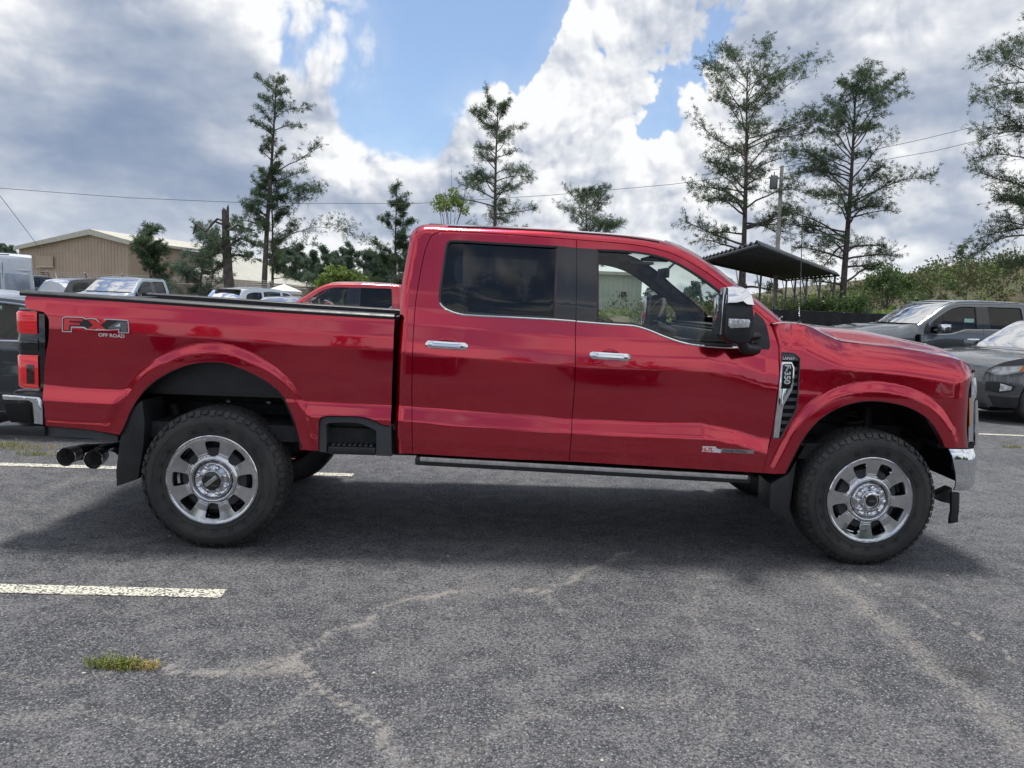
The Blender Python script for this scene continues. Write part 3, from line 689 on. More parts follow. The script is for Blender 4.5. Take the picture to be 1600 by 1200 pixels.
    # ---- door handles -------------------------------------------------------------------
    for (ul, vt, ur, vb) in ((665, 532, 731, 547.5), (921, 550, 985, 564)):
        h = empty('door_handle', parent=K); h2 = empty('door_handle', parent=K)
        a = PY(ul, (vt+vb)/2-2, y_cab); c = PY(ur, (vt+vb)/2+2, y_cab); L = c[0]-a[0]; cx_, cz_ = (a[0]+c[0])/2, (a[2]+c[2])/2; sl = (c[2]-a[2])/L
        yb = float(y_cab(np.array([cx_]), np.array([cz_]))[0])
        mb = MB(); n = 14; rows = []
        for i in range(n+1):
            t = i/n; x = a[0]+L*t; z = a[2]+(c[2]-a[2])*t; e = min(t, 1-t)*L; hh = .024*min(1, (.55+e/.02)); yo = yb-.034*min(1, .45+e/.05)
            rows.append([(x, yo+.024, z+hh*.95), (x, yo+.011, z+hh), (x, yo+.003, z+hh*.45), (x, yo, z-hh*.15), (x, yo+.007, z-hh*.8), (x, yo+.022, z-hh*.9)])
        V = [p for r in rows for p in r]; F = [(i*6+k, i*6+(k+1) % 6, (i+1)*6+(k+1) % 6, (i+1)*6+k) for i in range(n) for k in range(6)]+[tuple(range(6)), tuple(n*6+k for k in range(5, -1, -1))]
        mb.add(V, F); mb.build('grip', CHROME, h, 35); mb.mirror().build('grip', CHROME, h2, 35)
        cup = MB().lathe([(.0, .0), (.0, .042), (-.0025, .046), (-.0035, .049), (-.0005, .053)], 32); cup.V = [(cx_+x*1.25, yb+y, cz_+z*.95) for x, y, z in cup.V]
        cup.build('handle_cup', RED, h, 60); cup.mirror().build('handle_cup', RED, h2, 60)
        k = MB().box((c[0]-.035, yb-.0345, c[2]+.0), (.016, .003, .008)); k.build('lock_button', BLKG, h)
    # ---- front fender, vent, hood ---------------------------------------------------------
    fen = outl([(1210, 506), (1222, 505), (1240, 505.5), (1257, 507.5), (1270, 513), (1281, 519), (1297, 527), (1314, 533), (1350, 537.5), (1405, 544), (1470, 555), (1500, 562), (1512, 568), (1519, 577), (1518, 590), (1514, 610), (1512, 640), (1511, 668), (1513, 700)], y_fen)+[tuple(p) for p in ARCH_F[::-1]]+outl([(1212, 741), (1191, 739.5), (1200, 702), (1205.5, 680), (1212.5, 630), (1217.5, 590), (1218, 545), (1215, 528)], y_fen)
    vent = [(1221, 550), (1241, 552), (1250.5, 560), (1249, 590), (1246.7, 626), (1243, 643), (1232, 663), (1219, 686), (1206.5, 685), (1213, 640), (1219, 590)]
    vo = outl(vent, y_fen)
    panel('front_fender', fen, y_fen, RED, K, holes=[vo], mirror=K, grid=.011, depth=.05)
    for m_ in (0, 1):
        V_ = empty('fender_vent', parent=K); mir = (lambda mb: mb.mirror()) if m_ else (lambda mb: mb)
        def fpt(u, v, dy): p = PY(u, v, y_fen); return (p[0], p[1]+dy, p[2])
        mir(MB().prism([fpt(u, v, .022) for u, v in vent], (0, .01, 0))).build('vent_back', HOLE, V_)
        A = smooth_line(vo, True, 40, .03); B = shrink(A, .006); n = len(A); V = []
        for L, dy in ((A, .002), (A, -.003), (B, -.003), (B, .02)):
            for q in L: V.append((q[0], float(y_fen(np.array([q[0]]), np.array([q[1]]))[0])+dy, q[1]))
        mir(MB().add(V, [(r*n+i, r*n+(i+1) % n, (r+1)*n+(i+1) % n, (r+1)*n+i) for r in range(3) for i in range(n)])).build('vent_frame', GREYPL, V_, 30)
        mir(MB().prism([fpt(u, v, .0) for u, v in ((1222, 551.5), (1240, 553.5), (1248, 561), (1248, 565), (1221, 563))], (0, .015, 0))).build('badge_plate', BLKG, V_, bevel=.001)
        for k in range(9):
            vv_ = 574+k*12; ul = max(1219-(vv_-564)*.02, 1219) if vv_ < 612 else 1224-(vv_-612)*.1; ur = 1248 if vv_ < 640 else 1248-(vv_-640)*.62
            mir(MB().prism([fpt(u, v, .006) for u, v in ((ul, vv_), (ur-1.5, vv_), (ur-1.5, vv_+5), (ul, vv_+5))], (0, .010, 0))).build('vent_slat', GREYPL, V_)
        yb_ = min(fpt(u, v, 0)[1] for u, v in ((1223, 568), (1237, 568), (1230, 590), (1222, 607), (1234, 607)))-.0112
        chrome = [(1220.5, 565), (1236.6, 565.5), (1240.5, 574), (1240, 593), (1237, 610), (1230, 622), (1223.5, 634), (1220, 655), (1216.5, 684), (1207.5, 684), (1211, 650), (1216.5, 610)]
        mir(MB().prism([fpt(u, v, -.008) for u, v in chrome], (0, .02, 0))).build('vent_chrome', CHROME, V_, bevel=.002)
        mir(MB().prism([(lambda q: (q[0], yb_, q[2]))(fpt(u, v, 0)) for u, v in ((1222.5, 568), (1234.5, 568), (1237.5, 575), (1237, 592), (1234, 607), (1219.5, 607))], (0, .003, 0))).build('badge_field', BLKG, V_)
        if not m_:
            p = list(fpt(1224.3, 569, -.0115)); p[1] = min(fpt(u, v, 0)[1] for u, v in ((1223, 568), (1237, 568), (1230, 590), (1222, 607), (1234, 607)))-.0125; text('model_badge', 'F-350', SILV_PRINT, V_, p, (math.pi/2, math.radians(88), 0), .052, .0015, bold=.0014, sx=1.02)
            p = fpt(1222.5, 561.5, -.0015); text('trim_badge', 'LARIAT', WHITE_PRINT, V_, p, (math.pi/2, 0.02, 0), .022, .001, bold=.0008, sx=1.05)
    # hood
    sil = [(1222, 503), (1275, 508), (1340, 515), (1405, 528.5), (1440, 535.5), (1470, 542.5), (1490, 550), (1500, 556.5), (1508, 565)]
    ridge = np.array([P(u, v, .46) for u, v in sil]); zr_ = interp(ridge[:, 0], ridge[:, 2])
    edge = [(1208, 506), (1222, 504.5), (1240, 505), (1257, 507), (1270, 512), (1281, 518), (1297, 526), (1314, 532), (1350, 536.5), (1405, 543), (1470, 554), (1500, 561), (1511, 566.5)]
    ep = smooth_line(np.array([PY(u, v, y_fen) for u, v in edge])[:, [0, 2]], False, 60, .05)
    rows = []
    xm = ep[-1, 0]
    for x, z in ep:
        if x < 3.22: continue
        ye = float(y_fen(np.array([x]), np.array([z]))[0]); zt_ = float(zr_(x)); e = max(0, (x-xm+.30)/.30)
        pr = [(ye+.003, z-.002), (ye+.02, z+.004), (ye+.07, z+.010+.15*(zt_-z)), (.26, z+.35*(zt_-z)+.008), (.33, z+.72*(zt_-z)+.006), (.40, z+.95*(zt_-z)), (.47, zt_), (.60, zt_+.004), (.8, zt_+.008), (1.0, zt_+.010)]
        pr = pr+[(2-y, zz) for y, zz in pr[-2::-1]]
        rows.append([(x-.015*e*e*sm((1-abs(1-y)-.12)/.5), y, zz-.010*e**3) for y, zz in pr])
    x_l, lastz = ep[-1]; last = rows[-1]
    rows.append([(p[0]+.001, p[1]+.004*(1 if p[1] < 1 else -1), p[2]-.012) for p in last]); rows.append([(p[0]-.02, p[1]+.02*(1 if p[1] < 1 else -1), p[2]-.02) for p in last])
    rows = [list(reversed(r)) for r in rows][::-1]
    skin('hood', rows, RED, K, 50)
    # cowl, windscreen, roof, back glass
    apil = [p for p in SILC if p[0] > P(1034, 376, .3)[0]]; apil = np.array(apil)
    rowsW = []; rowsR = []
    for x, z in apil[::2]:
        ys = float(y_cab(np.array([x]), np.array([z]))[0])+.012
        rowsW.append([(x+.16*(1-((k-8)/8)**2)*(.4+.6*(x-apil[0, 0])/(apil[-1, 0]-apil[0, 0])), ys+(2-2*ys)*k/16, z+.012) for k in range(17)])
    skin('windscreen', rowsW, GL_SCR, K, 60)
    rf = np.array([p for p in SILC if p[0] <= apil[0, 0]+.02 and p[1] > 1.95 or (p[0] < 1.05 and p[1] > 1.90)])
    for x, z in rf:
        ys = float(y_cab(np.array([x]), np.array([z]))[0])
        rowsR.append([(x, ys+(2-2*ys)*k/20, z+.035*(1-((k-10)/10)**4)*min(1, (x-rf[0, 0])/.25)) for k in range(21)])
    skin('roof', [list(reversed(r)) for r in rowsR][::-1], RED, K, 60, thick=.02)
    bk = np.array([p for p in SILC if p[0] < 1.155 and p[1] < rf[0, 1]+.01][::-1])
    def bkrow(x, z, k0=0, k1=16):
        ys = float(y_cab(np.array([x]), np.array([z]))[0]); return [(x-.02*(1-((k-8)/8)**2), ys+(2-2*ys)*k/16, z) for k in range(k0, k1+1)]
    lo = [bkrow(x, z) for x, z in bk if z < 1.50]; up_ = [bkrow(x, z) for x, z in bk if z >= 1.45]
    skin('cab_back', lo, RED, K, 50)
    skin('back_window', up_, GL_TINT, K, 50)
    MB().box((3.30, 1.0, 1.455), (.22, 1.6, .03)).box((3.20, 1, 1.40), (.1, 1.7, .1)).build('cowl', BLK, K)
    # roof lamp at the back of the roof
    a = P(662, 351, .55); MB().box((a[0]+.08, 1, a[2]+.012), (.17, .5, .05), taper=.75).build('roof_lamp', BLKG, K, bevel=.01)
    # antenna on the near fender, cowl nozzle
    a = P(1249, 506, .25); c = P(1254, 335, .25)
    mb = MB().tube([a, a+(c-a)*.35], .0042, 8).tube([a+(c-a)*.35, c], [.0030, .0022], 6).lathe([(0, .02), (.012, .017), (.03, .007), (.032, 0)], 16, 'z', tuple(a-np.array((0, 0, .012))))
    mb.build('antenna', BLKG, K, 40)
    a = P(1217, 503, .22); MB().tube([a-np.array((0, 0, .02)), a+np.array((0, 0, .02)), a+np.array((.02, 0, .035))], .008, 6).build('washer_nozzle', ALU, K, 40)
    # ---- front end -------------------------------------------------------------------------
    xf = P(1519, 590, .1)[0]
    for m_ in (0, 1):
        Hd = empty('headlight', parent=K); fy = (lambda y: 2*YC-y) if m_ else (lambda y: y)
        def col_(nm, us, vt, vb, mt, y0, y1, n=10, bulge=.012):
            rows = []
            for j in range(n+1):
                t = j/n; v = vt+(vb-vt)*t; q = []
                ry = min(.09, y1-y0)
                for i in range(8):
                    s = i/7; y = y0+ry*(1-math.cos(s*math.pi/2)); base = P(us(v)[0], v, y0); xx = base[0]+(P(us(v)[1], v, y0)[0]-base[0])*math.sin(s*math.pi/2)
                    q.append((xx+bulge*math.sin(math.pi*t)*s, fy(y), base[2]))
                if y1-y0 > .1: q.append((q[-1][0]+.01, fy(y1), base[2]))
                rows.append(q[::-1] if m_ else q)
            return skin(nm, rows[::-1], mt, Hd, 50)
        col_('lamp_housing', lambda v: (1516.5-(v-580)*.03 if v < 640 else 1513.5, 1531), 583, 690, CHROME, .145, .40)
        col_('clear_lens', lambda v: (1518, 1534), 590, 622, CLR, .139, .36)
        col_('amber_marker', lambda v: (1514.5, 1521), 622, 667, AMB, .1385, .19, bulge=.0)
        col_('chrome_bezel', lambda v: (1524, 1535), 626, 700, CHROME, .158, .5)
    g0 = P(1526, 583, .3); g1 = P(1526, 700, .3); gx_ = P(1524, 600, .16)[0]
    g_ = MB()
    for k in range(6): g_.box((gx_+.035, 1, g1[2]+.06+k*(g0[2]-g1[2]-.1)/5), (.05, 1.10, .035))
    g_.box((gx_+.02, 1, (g0[2]+g1[2])/2), (.02, 1.15, g0[2]-g1[2])); g_.build('grille', CHROME, K, bevel=.006)
    MB().box((gx_-.06, 1, (g0[2]+g1[2])/2), (.05, 1.5, g0[2]-g1[2])).build('grille_back', HOLE, K)
    # bumper: swept section
    sec = [(1528, 703), (1530, 712), (1529.5, 722), (1527, 738), (1525, 755), (1521, 764)]
    bp = np.array([P(u, v, .10) for u, v in sec]); endx = np.array([P(u, v, .07)[0] for u, v in ((1480, 706), (1484, 712), (1486, 720), (1489, 740), (1490, 755), (1488, 770))])
    rows = []
    n = 26
    for k in range(n+1):
        t = k/n; q = []
        for j, p in enumerate(bp):
            if t < .25: s = t/.25; x = endx[j]+(p[0]-endx[j])*math.sin(s*math.pi/2)**.8; y = .055+.14*(1-math.cos(s*math.pi/2))**1.3+.012*(j in (0, 5))
            elif t > .75: s = (1-t)/.25; x = endx[j]+(p[0]-endx[j])*math.sin(s*math.pi/2)**.8; y = 2-(.055+.14*(1-math.cos(s*math.pi/2))**1.3+.012*(j in (0, 5)))
            else: s = (t-.25)/.5; y = .195+s*1.61; x = p[0]+.05*(1-abs(2*s-1)**2.5)
            q.append((x, y, p[2]-.0+(.004 if j == 0 else 0)))
        rows.append(q)
    V_ = skin('front_bumper', rows, CHROME, K, 60, thick=.012)
    q = P(1526, 734, .12); MB().box((q[0]-.0, .26, q[2]), (.06, .16, .10)).build('bumper_pad', BLK, K, bevel=.012); MB().box((q[0], 1.74, q[2]), (.06, .16, .10)).build('bumper_pad', BLK, K, bevel=.012)
    MB().box((bp[0][0]-.12, 1, bp[0][2]+.01), (.24, 1.72, .03)).box((bp[0][0]-.02, 1, bp[0][2]+.015), (.08, 1.5, .02)).build('bumper_filler', BLK, K)
    yl_ = .30
    hk = [(1487, 770), (1500, 770), (1499, 800), (1497.5, 806), (1497.5, 816), (1484, 819), (1485, 808), (1487, 800)]
    mb = MB().prism([P(u, v, .14) for u, v in hk], (0, .025, 0)); mb.prism([P(u, v, .22) for u, v in ((1458, 775), (1488, 762), (1489, 788), (1470, 784))], (0, .08, 0))
    mb2 = mb.mirror(); mb.V += []; mb.build('air_dam_bracket', BLK, K, bevel=.004); mb2.build('air_dam_bracket', BLK, K, bevel=.004)
    # ---- badges ------------------------------------------------------------------------------
    B = empty('fx4_decal', parent=K)
    a = PY(97, 517, y_bed); tl = math.radians(1.2); yb = float(y_bed(np.array([a[0]+.2]), np.array([a[2]]))[0])-.0035
    def dec(pix, nm, mt, lift):
        pts = [PY(u, v, y_bed) for u, v in pix]; n = len(pts); mb = MB()
        f_ = [(p[0], float(y_bed(np.array([p[0]]), np.array([p[2]]))[0])-lift, p[2]) for p in pts]; mb.prism(f_, (0, .0006, 0)); return mb.build(nm, mt, B)
    def z1(l): return [(x/4, 340+y/4) for x, y in l]
    # backing outline, white edge, then the red and grey faces
    F_ = [(390, 625), (410, 618), (520, 622), (535, 632), (560, 628), (600, 632), (625, 655), (660, 632), (800, 640), (806, 680), (806, 722), (740, 722), (740, 700), (680, 705), (600, 705), (540, 700), (520, 690), (448, 686), (448, 716), (388, 714)]
    dec(z1(F_), 'backing', SILV_PRINT, .0012)
    def shr(l, k): c = np.mean(l, 0); return [tuple(c+(np.array(q)-c)*k) for q in l]
    blk = [(394, 630), (412, 623), (518, 627), (532, 637), (562, 633), (596, 637), (625, 662), (662, 637), (796, 645), (801, 682), (801, 717), (746, 717), (746, 695), (690, 700), (664, 700), (622, 690), (590, 700), (545, 695), (528, 682), (443, 680), (443, 710), (393, 708)]
    dec(z1(blk), 'shadow_edge', BLACK_PRINT, .0018)
    dec(z1([(402, 633), (416, 629), (518, 633), (518, 648), (436, 645), (434, 655), (500, 659), (500, 673), (434, 670), (432, 704), (400, 702)]), 'letter_f', RED_PRINT, .0024)
    dec(z1([(548, 638), (588, 640), (662, 697), (612, 697)]), 'letter_x', RED_PRINT, .0024)
    dec(z1([(640, 642), (672, 643), (588, 697), (548, 694)]), 'letter_x', RED_PRINT, .0026)
    dec(z1([(676, 686), (738, 650), (796, 650), (794, 676), (800, 678), (800, 690), (794, 690), (794, 714), (756, 714), (756, 694), (678, 694)]), 'numeral_4', M('print_grey', (.13, .14, .15), .4), .0024)
    dec(z1([(715, 680), (752, 660), (752, 682)]), 'numeral_counter', SILV_PRINT, .0029)
    p = PY(154, 525.5, y_bed); text('off_road_lettering', 'OFF ROAD', SILV_PRINT, B, (p[0], p[1]-.003, p[2]), (math.pi/2, 0.02, 0), .028, .0004, bold=.0006, sx=1.12)
    E_ = empty('engine_badge', parent=K)
    bar_ = [(1126.5, 700.5), (1178, 703.5), (1177, 709), (1125.5, 706)]
    f_ = [PY(u, v, y_cab) for u, v in bar_]; MB().prism([(p[0], p[1]-.004, p[2]) for p in f_], (0, .002, 0)).build('badge_bar', ALU, E_)
    p = PY(1128.5, 705.6, y_cab); text('badge_lettering', 'POWER STROKE', BLACK_PRINT, E_, (p[0], p[1]-.0048, p[2]), (math.pi/2, math.radians(.8), 0), .0205, .0004, bold=.0006, sx=1.04)
    f_ = [PY(u, v, y_cab) for u, v in ((1097, 697), (1118, 697.5), (1120, 701), (1128, 702), (1126, 707.5), (1096, 705.5), (1098, 702))]; MB().prism([(p[0], p[1]-.004, p[2]) for p in f_], (0, .0015, 0)).build('badge_plate', SILV_PRINT, E_)
    p = PY(1098.5, 704.6, y_cab); text('badge_numerals', '6.7L', M('badge_red', (.75, .03, .04), .3, coat=1.0), E_, (p[0], p[1]-.0052, p[2]), (math.pi/2, math.radians(.8), 0), .034, .0006, bold=.001, sx=1.05, shear=.1)
    # ---- near-side box step, bed step trim -----------------------------------------------------
    yS = lambda x, z: .052+0*x
    tr_ = [(611, 667), (598, 665), (584, 658), (567, 653), (540, 651.5), (510, 651.5), (503, 653), (500, 659), (499, 680), (499, 706), (510, 706), (510, 685), (509.5, 664), (513, 661), (540, 660), (562, 661.5), (576, 667), (588, 673), (588, 700), (588, 712), (612, 713)]
    panel('step_trim', outl(tr_, yS), yS, GREYPL, K, mirror=K, gap=0, depth=.10, grid=.04)
    a, c = P(508, 656, .12), P(592, 712, .12); mb = MB().box(((a[0]+c[0])/2, .20, (a[2]+c[2])/2), (c[0]-a[0]+.05, .02, a[2]-c[2]+.02)); mb.build('step_recess', BLK, K); mb.mirror().build('step_recess', BLK, K)
    a, c = P(513, 692, .06), P(587, 711, .06); mb = MB()
    mb.box(((a[0]+c[0])/2, .12, (a[2]+c[2])/2-.01), (c[0]-a[0], .14, .05))
    st = mb; o_ = st.build('box_step', BLK, K, bevel=.008); st.mirror().build('box_step', BLK, K, bevel=.008)
    mb = MB()
    for k in range(8): mb.box((a[0]+.03+k*(c[0]-a[0]-.06)/7, .115, a[2]-.010), (.018, .12, .008))
    mb.build('step_tread', GREYPL, K)
    # ---- running board ----------------------------------------------------------------------------
    a, c = P(655, 716.5, .02), P(1167, 745.5, .02); sl = (c[2]-a[2])/(c[0]-a[0]); ang = math.atan(sl); Rm = np.array([[math.cos(ang), 0, -math.sin(ang)], [0, 1, 0], [math.sin(ang), 0, math.cos(ang)]])
    mid = (a+c)/2; L = np.linalg.norm(c-a)
    mb = MB().box((mid[0], .105, mid[2]-.018), (L+.05, .17, .05), M3=Rm); mb.build('running_board', BLK, K, bevel=.010); mb.mirror().build('running_board', BLK, K, bevel=.010)
    mb = MB().box((mid[0]+.005, .020, mid[2]-.002), (L, .012, .026), M3=Rm); mb.build('board_strip', BRIGHT, K, bevel=.003); mb.mirror().build('board_strip', BRIGHT, K, bevel=.003)
    for k in range(3): MB().tube([(1.3+k*.75, .15, .55), (1.3+k*.75, .45, .66)], .02, 6).build('board_bracket', BLK, K)
    # ---- mudflaps -----------------------------------------------------------------------------------
    for pix, y0 in (([(203, 641), (222, 625), (226, 660), (224, 696), (216, 748.5), (182, 760), (181, 735), (187, 690), (195, 657)], .05), ([(1256, 697.5), (1246, 712), (1231, 812), (1202, 797), (1204, 756), (1231, 741)], .05)):
        mb = MB().prism([P(u, v, y0) for u, v in pix], (.012, .006, 0)); pts = [P(u, v, y0) for u, v in pix]
        mb = MB(); xs_ = [p[0] for p in pts]
        mb.prism(pts, (.02, .26, 0)); mb.build('mudflap', BLK, K, bevel=.004); mb.mirror().build('mudflap', BLK, K, bevel=.004)
    # ---- wheel wells, frame, axles, exhaust -----------------------------------------------------------
    for L_, cx_ in ((AR_L, 0), (AF_L, WB)):
        rows = []
        for x, z in L_[::2]:
            dx, dz = x-cx_, z-.5; l = math.hypot(dx, dz); rows.append([(x+dx/l*.0+dx/l*t*.05, y, z+dz/l*.004+dz/l*t*.06) for y, t in ((.035, 0), (.10, .9), (.35, 1), (.66, 1), (.72, -1.5))])
        skin('wheel_well', rows, LINER, K, 60); skin('wheel_well', [[(x, 2*YC-y, z) for x, y, z in r] for r in rows][::-1], LINER, K, 60)
    fr = MB()
    for yy in (.62, 1.38): fr.box((1.75, yy, .72), (5.9, .08, .20))
    for xx in (-1.0, -.45, .55, 1.4, 2.3, 3.3, 4.5): fr.box((xx, 1, .70), (.08, .76, .10))
    fr.build('chassis_frame', DARK, K)
    ax = MB().tube([(0, .25, HUB), (0, 1.75, HUB)], .055, 12).lathe([(-.16, .02), (-.12, .12), (0, .17), (.12, .12), (.16, .02)], 20, 'y', (0, 1.0, HUB))
    ax.tube([(WB, .25, HUB), (WB, 1.75, HUB)], .045, 12).lathe([(-.14, .02), (-.1, .10), (0, .15), (.1, .10), (.14, .02)], 20, 'y', (WB, 1.25, HUB)); ax.build('axles', DARK, K, 40)
    ls = MB()
    for yy in (.50, 1.50):
        for k in range(4): ls.tube([(-.75+.12*k, yy, .70-.03*k), (0, yy, .50-.012*k), (.75-.12*k, yy, .68-.03*k)], .018, 6)
        ls.tube([(-.28, yy-.04, .42), (-.40, yy-.06, .82)], .035, 8)
    ls.build('leaf_springs', DARK, K, 40)
    for xx in (3.78, 4.20): MB().tube([(xx, .42, .42), (xx+.05, .5, .95)], .03, 8).build('damper', DARK, K, 40)
    for yy in (.45, 1.55): MB().tube([(WB+.06+.05*math.cos(q)*0+.07*math.cos(q*1.0), yy+.07*math.sin(q), .50+.012*q) for q in np.linspace(0, 36, 90)], .011, 5).build('coil_spring', DARK, K, 40)
    MB().box((2.4, 1.0, .55), (1.2, .45, .26)).box((3.75, 1, .75), (.9, .7, .5)).box((1.1, .75, .60), (1.0, .28, .22)).lathe([(0, .0), (0, .04), (3.2, .04), (3.2, 0)], 12, 'x', (.1, 1.0, .52)).build('drivetrain', DARK, K, bevel=.02)
    MB().box((1.60, 1.0, .70), (4.6, 1.72, .10)).build('floor_pan', DARK, K)
    MB().box((0.02, 1, 1.03), (.9, 1.3, .05)).build('bed_floor_beam', DARK, K)
    q0, q1 = P(285, 607, .62), P(432, 619.5, .62); MB().tube([q0, q1], .012, 6).build('inner_bed_seam', RED, K)
    for u, v in ((357, 628), (420, 630), (294, 640)):
        p = P(u, v, .60); MB().lathe([(0, .018), (-.012, .017), (-.016, .006), (-.016, 0)], 10, 'y', tuple(p)).build('frame_bolt', STEEL, K, 40)
    MB().prism([P(u, v, .62) for u, v in ((230, 615), (440, 622), (462, 700), (440, 690), (300, 650), (225, 655))], (0, .03, 0)).build('inner_frame_plate', DARK, K)
    # crumpled heat shield behind the rear tyre
    random.seed(12); n = 9; pts = []
    for i in range(n):
        r_ = []
        for j in range(6):
            p = P(206+(i*58/(n-1)), 668+j*5+i*.8, .33); r_.append((p[0]+random.uniform(-.012, .012), p[1]+random.uniform(-.05, .05), p[2]+random.uniform(-.014, .014)))
        pts.append(r_)
    mm = skin('heat_shield', pts, CHROME, K, 25)
    # exhaust: muffler and two polished tips
    ex = MB().tube([P(176, 704, .9), P(130, 706, .75), P(100, 712, .55)], .055, 12).tube([P(200, 700, .9), P(165, 706, .7), P(150, 714, .5)], .055, 12).tube([(-.9, 1.0, .60), (-.3, 1.0, .60)], .10, 12); ex.build('exhaust_pipe', DARK, K, 40)
    for (u, v, yy) in ((103, 714, .36), (146, 718, .33)):
        c = P(u, v, yy); d = np.array((.12, -1, .03)); d /= np.linalg.norm(d)
        q = MB().tube([c-d*.15, c-d*.03, c], [.050, .056, .058], 28, cap=False); q.tube([c-d*.003, c-d*.14], [.053, .048], 28, cap=False)
        s_ = [c+0]; ringpts = []
        q.build('exhaust_tip', TIPM, K, 50)
        MB().tube([c-d*.13, c-d*.14], .048, 20).build('exhaust_bore', M('soot_grey', (.05, .05, .05), .7), K); a1 = np.cross(d, (0, 0, 1)); a1 /= np.linalg.norm(a1); a2 = np.cross(d, a1)
        MB().tube([c+.0575*(math.cos(q_)*a1+math.sin(q_)*a2) for q_ in np.linspace(0, 2*math.pi, 33)], .0035, 6, cap=False).build('exhaust_rim', CHROME, K, 60)
    c = P(172, 717, .42); MB().tube([c+np.array((-.03, .12, 0)), c+np.array((.0, 0, 0))], [.05, .05], 20).build('exhaust_clamp', CHROME, K, 50)
    # ---- rear bumper ------------------------------------------------------------------------------------
    a = P(3, 612, .10); c = P(68, 668, .10)
    xo, xi, zt_, zb_ = a[0], c[0], a[2], c[2]
    rows = []; n = 20
    for k in range(n+1):
        t = k/n; q = []
        for (dz, ox, oy) in ((0, .02, .02), (.01, .0, 0), (.055, -.004, -.003), (.06, .012, .012), (.14, .02, .02), (.17, .012, .012), (zt_-zb_, .02, .02)):
            if t < .2: s = t/.2; x = xi+.10+(xo-xi-.10)*math.sin(s*math.pi/2); y = .075+.16*(1-math.cos(s*math.pi/2))
            elif t > .8: s = (1-t)/.2; x = xi+.10+(xo-xi-.10)*math.sin(s*math.pi/2); y = 2-(.075+.16*(1-math.cos(s*math.pi/2)))
            else: x = xo; y = .235+(t-.2)/.6*1.53
            q.append((x+ox, y+(oy if t < .5 else -oy), zt_-dz))
        rows.append(q)
    skin('rear_bumper', rows[::-1], BLK, K, 40)
    MB().box(((xo+xi)/2+.05, 1, zt_-.004), (xi-xo+.0, 1.72, .02)).build('bumper_step_pad', BLK, K, bevel=.006)
    cl = [(3, 617), (62, 621), (66, 628), (67, 664), (53, 662), (50, 630), (44, 626), (4, 624)]
    mb = MB().prism([P(u, v, .063) for u, v in cl], (0, .03, 0)); mb.build('bumper_chrome', CHROME, K, bevel=.004); mb.mirror().build('bumper_chrome', CHROME, K, bevel=.004)
    MB().prism([P(u, v, .055) for u, v in ((6, 629), (40, 630), (47, 636), (50, 661), (16, 660), (10, 650))], (0, .02, 0)).build('bumper_recess', HOLE, K, bevel=.004)
    a, c = P(0, 664, .05), P(69, 682, .05); MB().box(((a[0]+c[0])/2-.02, .2, (a[2]+c[2])/2), (c[0]-a[0]+.06, .32, a[2]-c[2])).build('bumper_lower_step', BLK, K, bevel=.012)
    # ---- towing mirrors ---------------------------------------------------------------------------------
    for m_ in (0, 1):
        Mi = empty('towing_mirror', parent=K); YM = -.17
        o1 = [(1140.5, 450), (1150, 447.8), (1162, 449), (1170, 452.5), (1177, 462), (1179.5, 480), (1181, 505), (1180, 524), (1174, 535), (1164, 539), (1146, 537), (1134, 531), (1131, 520), (1133, 490), (1137, 462)]
        cen = np.mean(o1, 0)
        def ring(k, y):
            q = [P(cen[0]+(u-cen[0])*k, cen[1]+(v-cen[1])*k, YM) for u, v in o1]; return [p_+np.array((0, y+(max(0, p_[2]-1.56)*.40 if y < .09 else 0), 0)) for p_ in q]
        n = len(o1); V = []; F = []
        lv = [(.90, .0), (.97, .012), (1.0, .035), (1.0, .10), (.97, .17), (.90, .22), (.80, .25)]
        for k, y in lv: V += ring(k, y)
        for i in range(len(lv)-1): F += [(i*n+j, i*n+(j+1) % n, (i+1)*n+(j+1) % n, (i+1)*n+j) for j in range(n)]
        F.append(tuple(range(n))[::-1]); F.append(tuple((len(lv)-1)*n+j for j in range(n)))
        mir = (lambda mb: mb.mirror()) if m_ else (lambda mb: mb)
        mir(MB().add(V, F)).build('mirror_housing', BLK, Mi, 55, bevel=.0)
        co_ = [(1139.5, 449), (1150, 447), (1162, 448), (1171, 451.5), (1178, 461.5), (1180, 478), (1168, 476.5), (1162, 471), (1150, 473.5), (1136.3, 474)]
        V = []; cc_ = np.mean(co_, 0); nn = len(co_); F = []
        lv2 = [(.90, -.010), (1.0, .004), (1.015, .05), (1.01, .15)]
        for k, y in lv2: V += [(lambda q: q+np.array((0, (y-.014)+max(0, q[2]-1.56)*.40 if y < .04 else y, 0)))(P(cc_[0]+(u-cc_[0])*k, cc_[1]+(v-cc_[1])*k, YM)) for u, v in co_]
        for i in range(3): F += [(i*nn+j, i*nn+(j+1) % nn, (i+1)*nn+(j+1) % nn, (i+1)*nn+j) for j in range(nn)]
        F.append(tuple(range(nn))[::-1])
        mir(MB().add(V, F)).build('chrome_cap', CHROME, Mi, 50)
        mir(MB().prism([P(u, v, YM-.006) for u, v in ((1139, 497.5), (1171, 499), (1172.5, 503), (1171, 511.5), (1142, 513), (1138, 509))], (0, .012, 0))).build('turn_signal', CLR, Mi, bevel=.003)
        for k in range(4): mir(MB().prism([P(u, v, YM-.0075) for u, v in ((1144+k*7, 500), (1149+k*7, 500.3), (1149+k*7, 510), (1144+k*7, 510.5))], (0, .002, 0))).build('signal_facet', CHROME, Mi)
        gl_ = [P(u, v, YM) for u, v in ((1134, 480), (1133, 525), (1136, 458))]
        mir(MB().box((gl_[0][0]-.004, YM+.125, (gl_[1][2]+gl_[2][2])/2), (.008, .17, (gl_[2][2]-gl_[1][2])*.95))).build('mirror_glass', CHROME, Mi, bevel=.003)
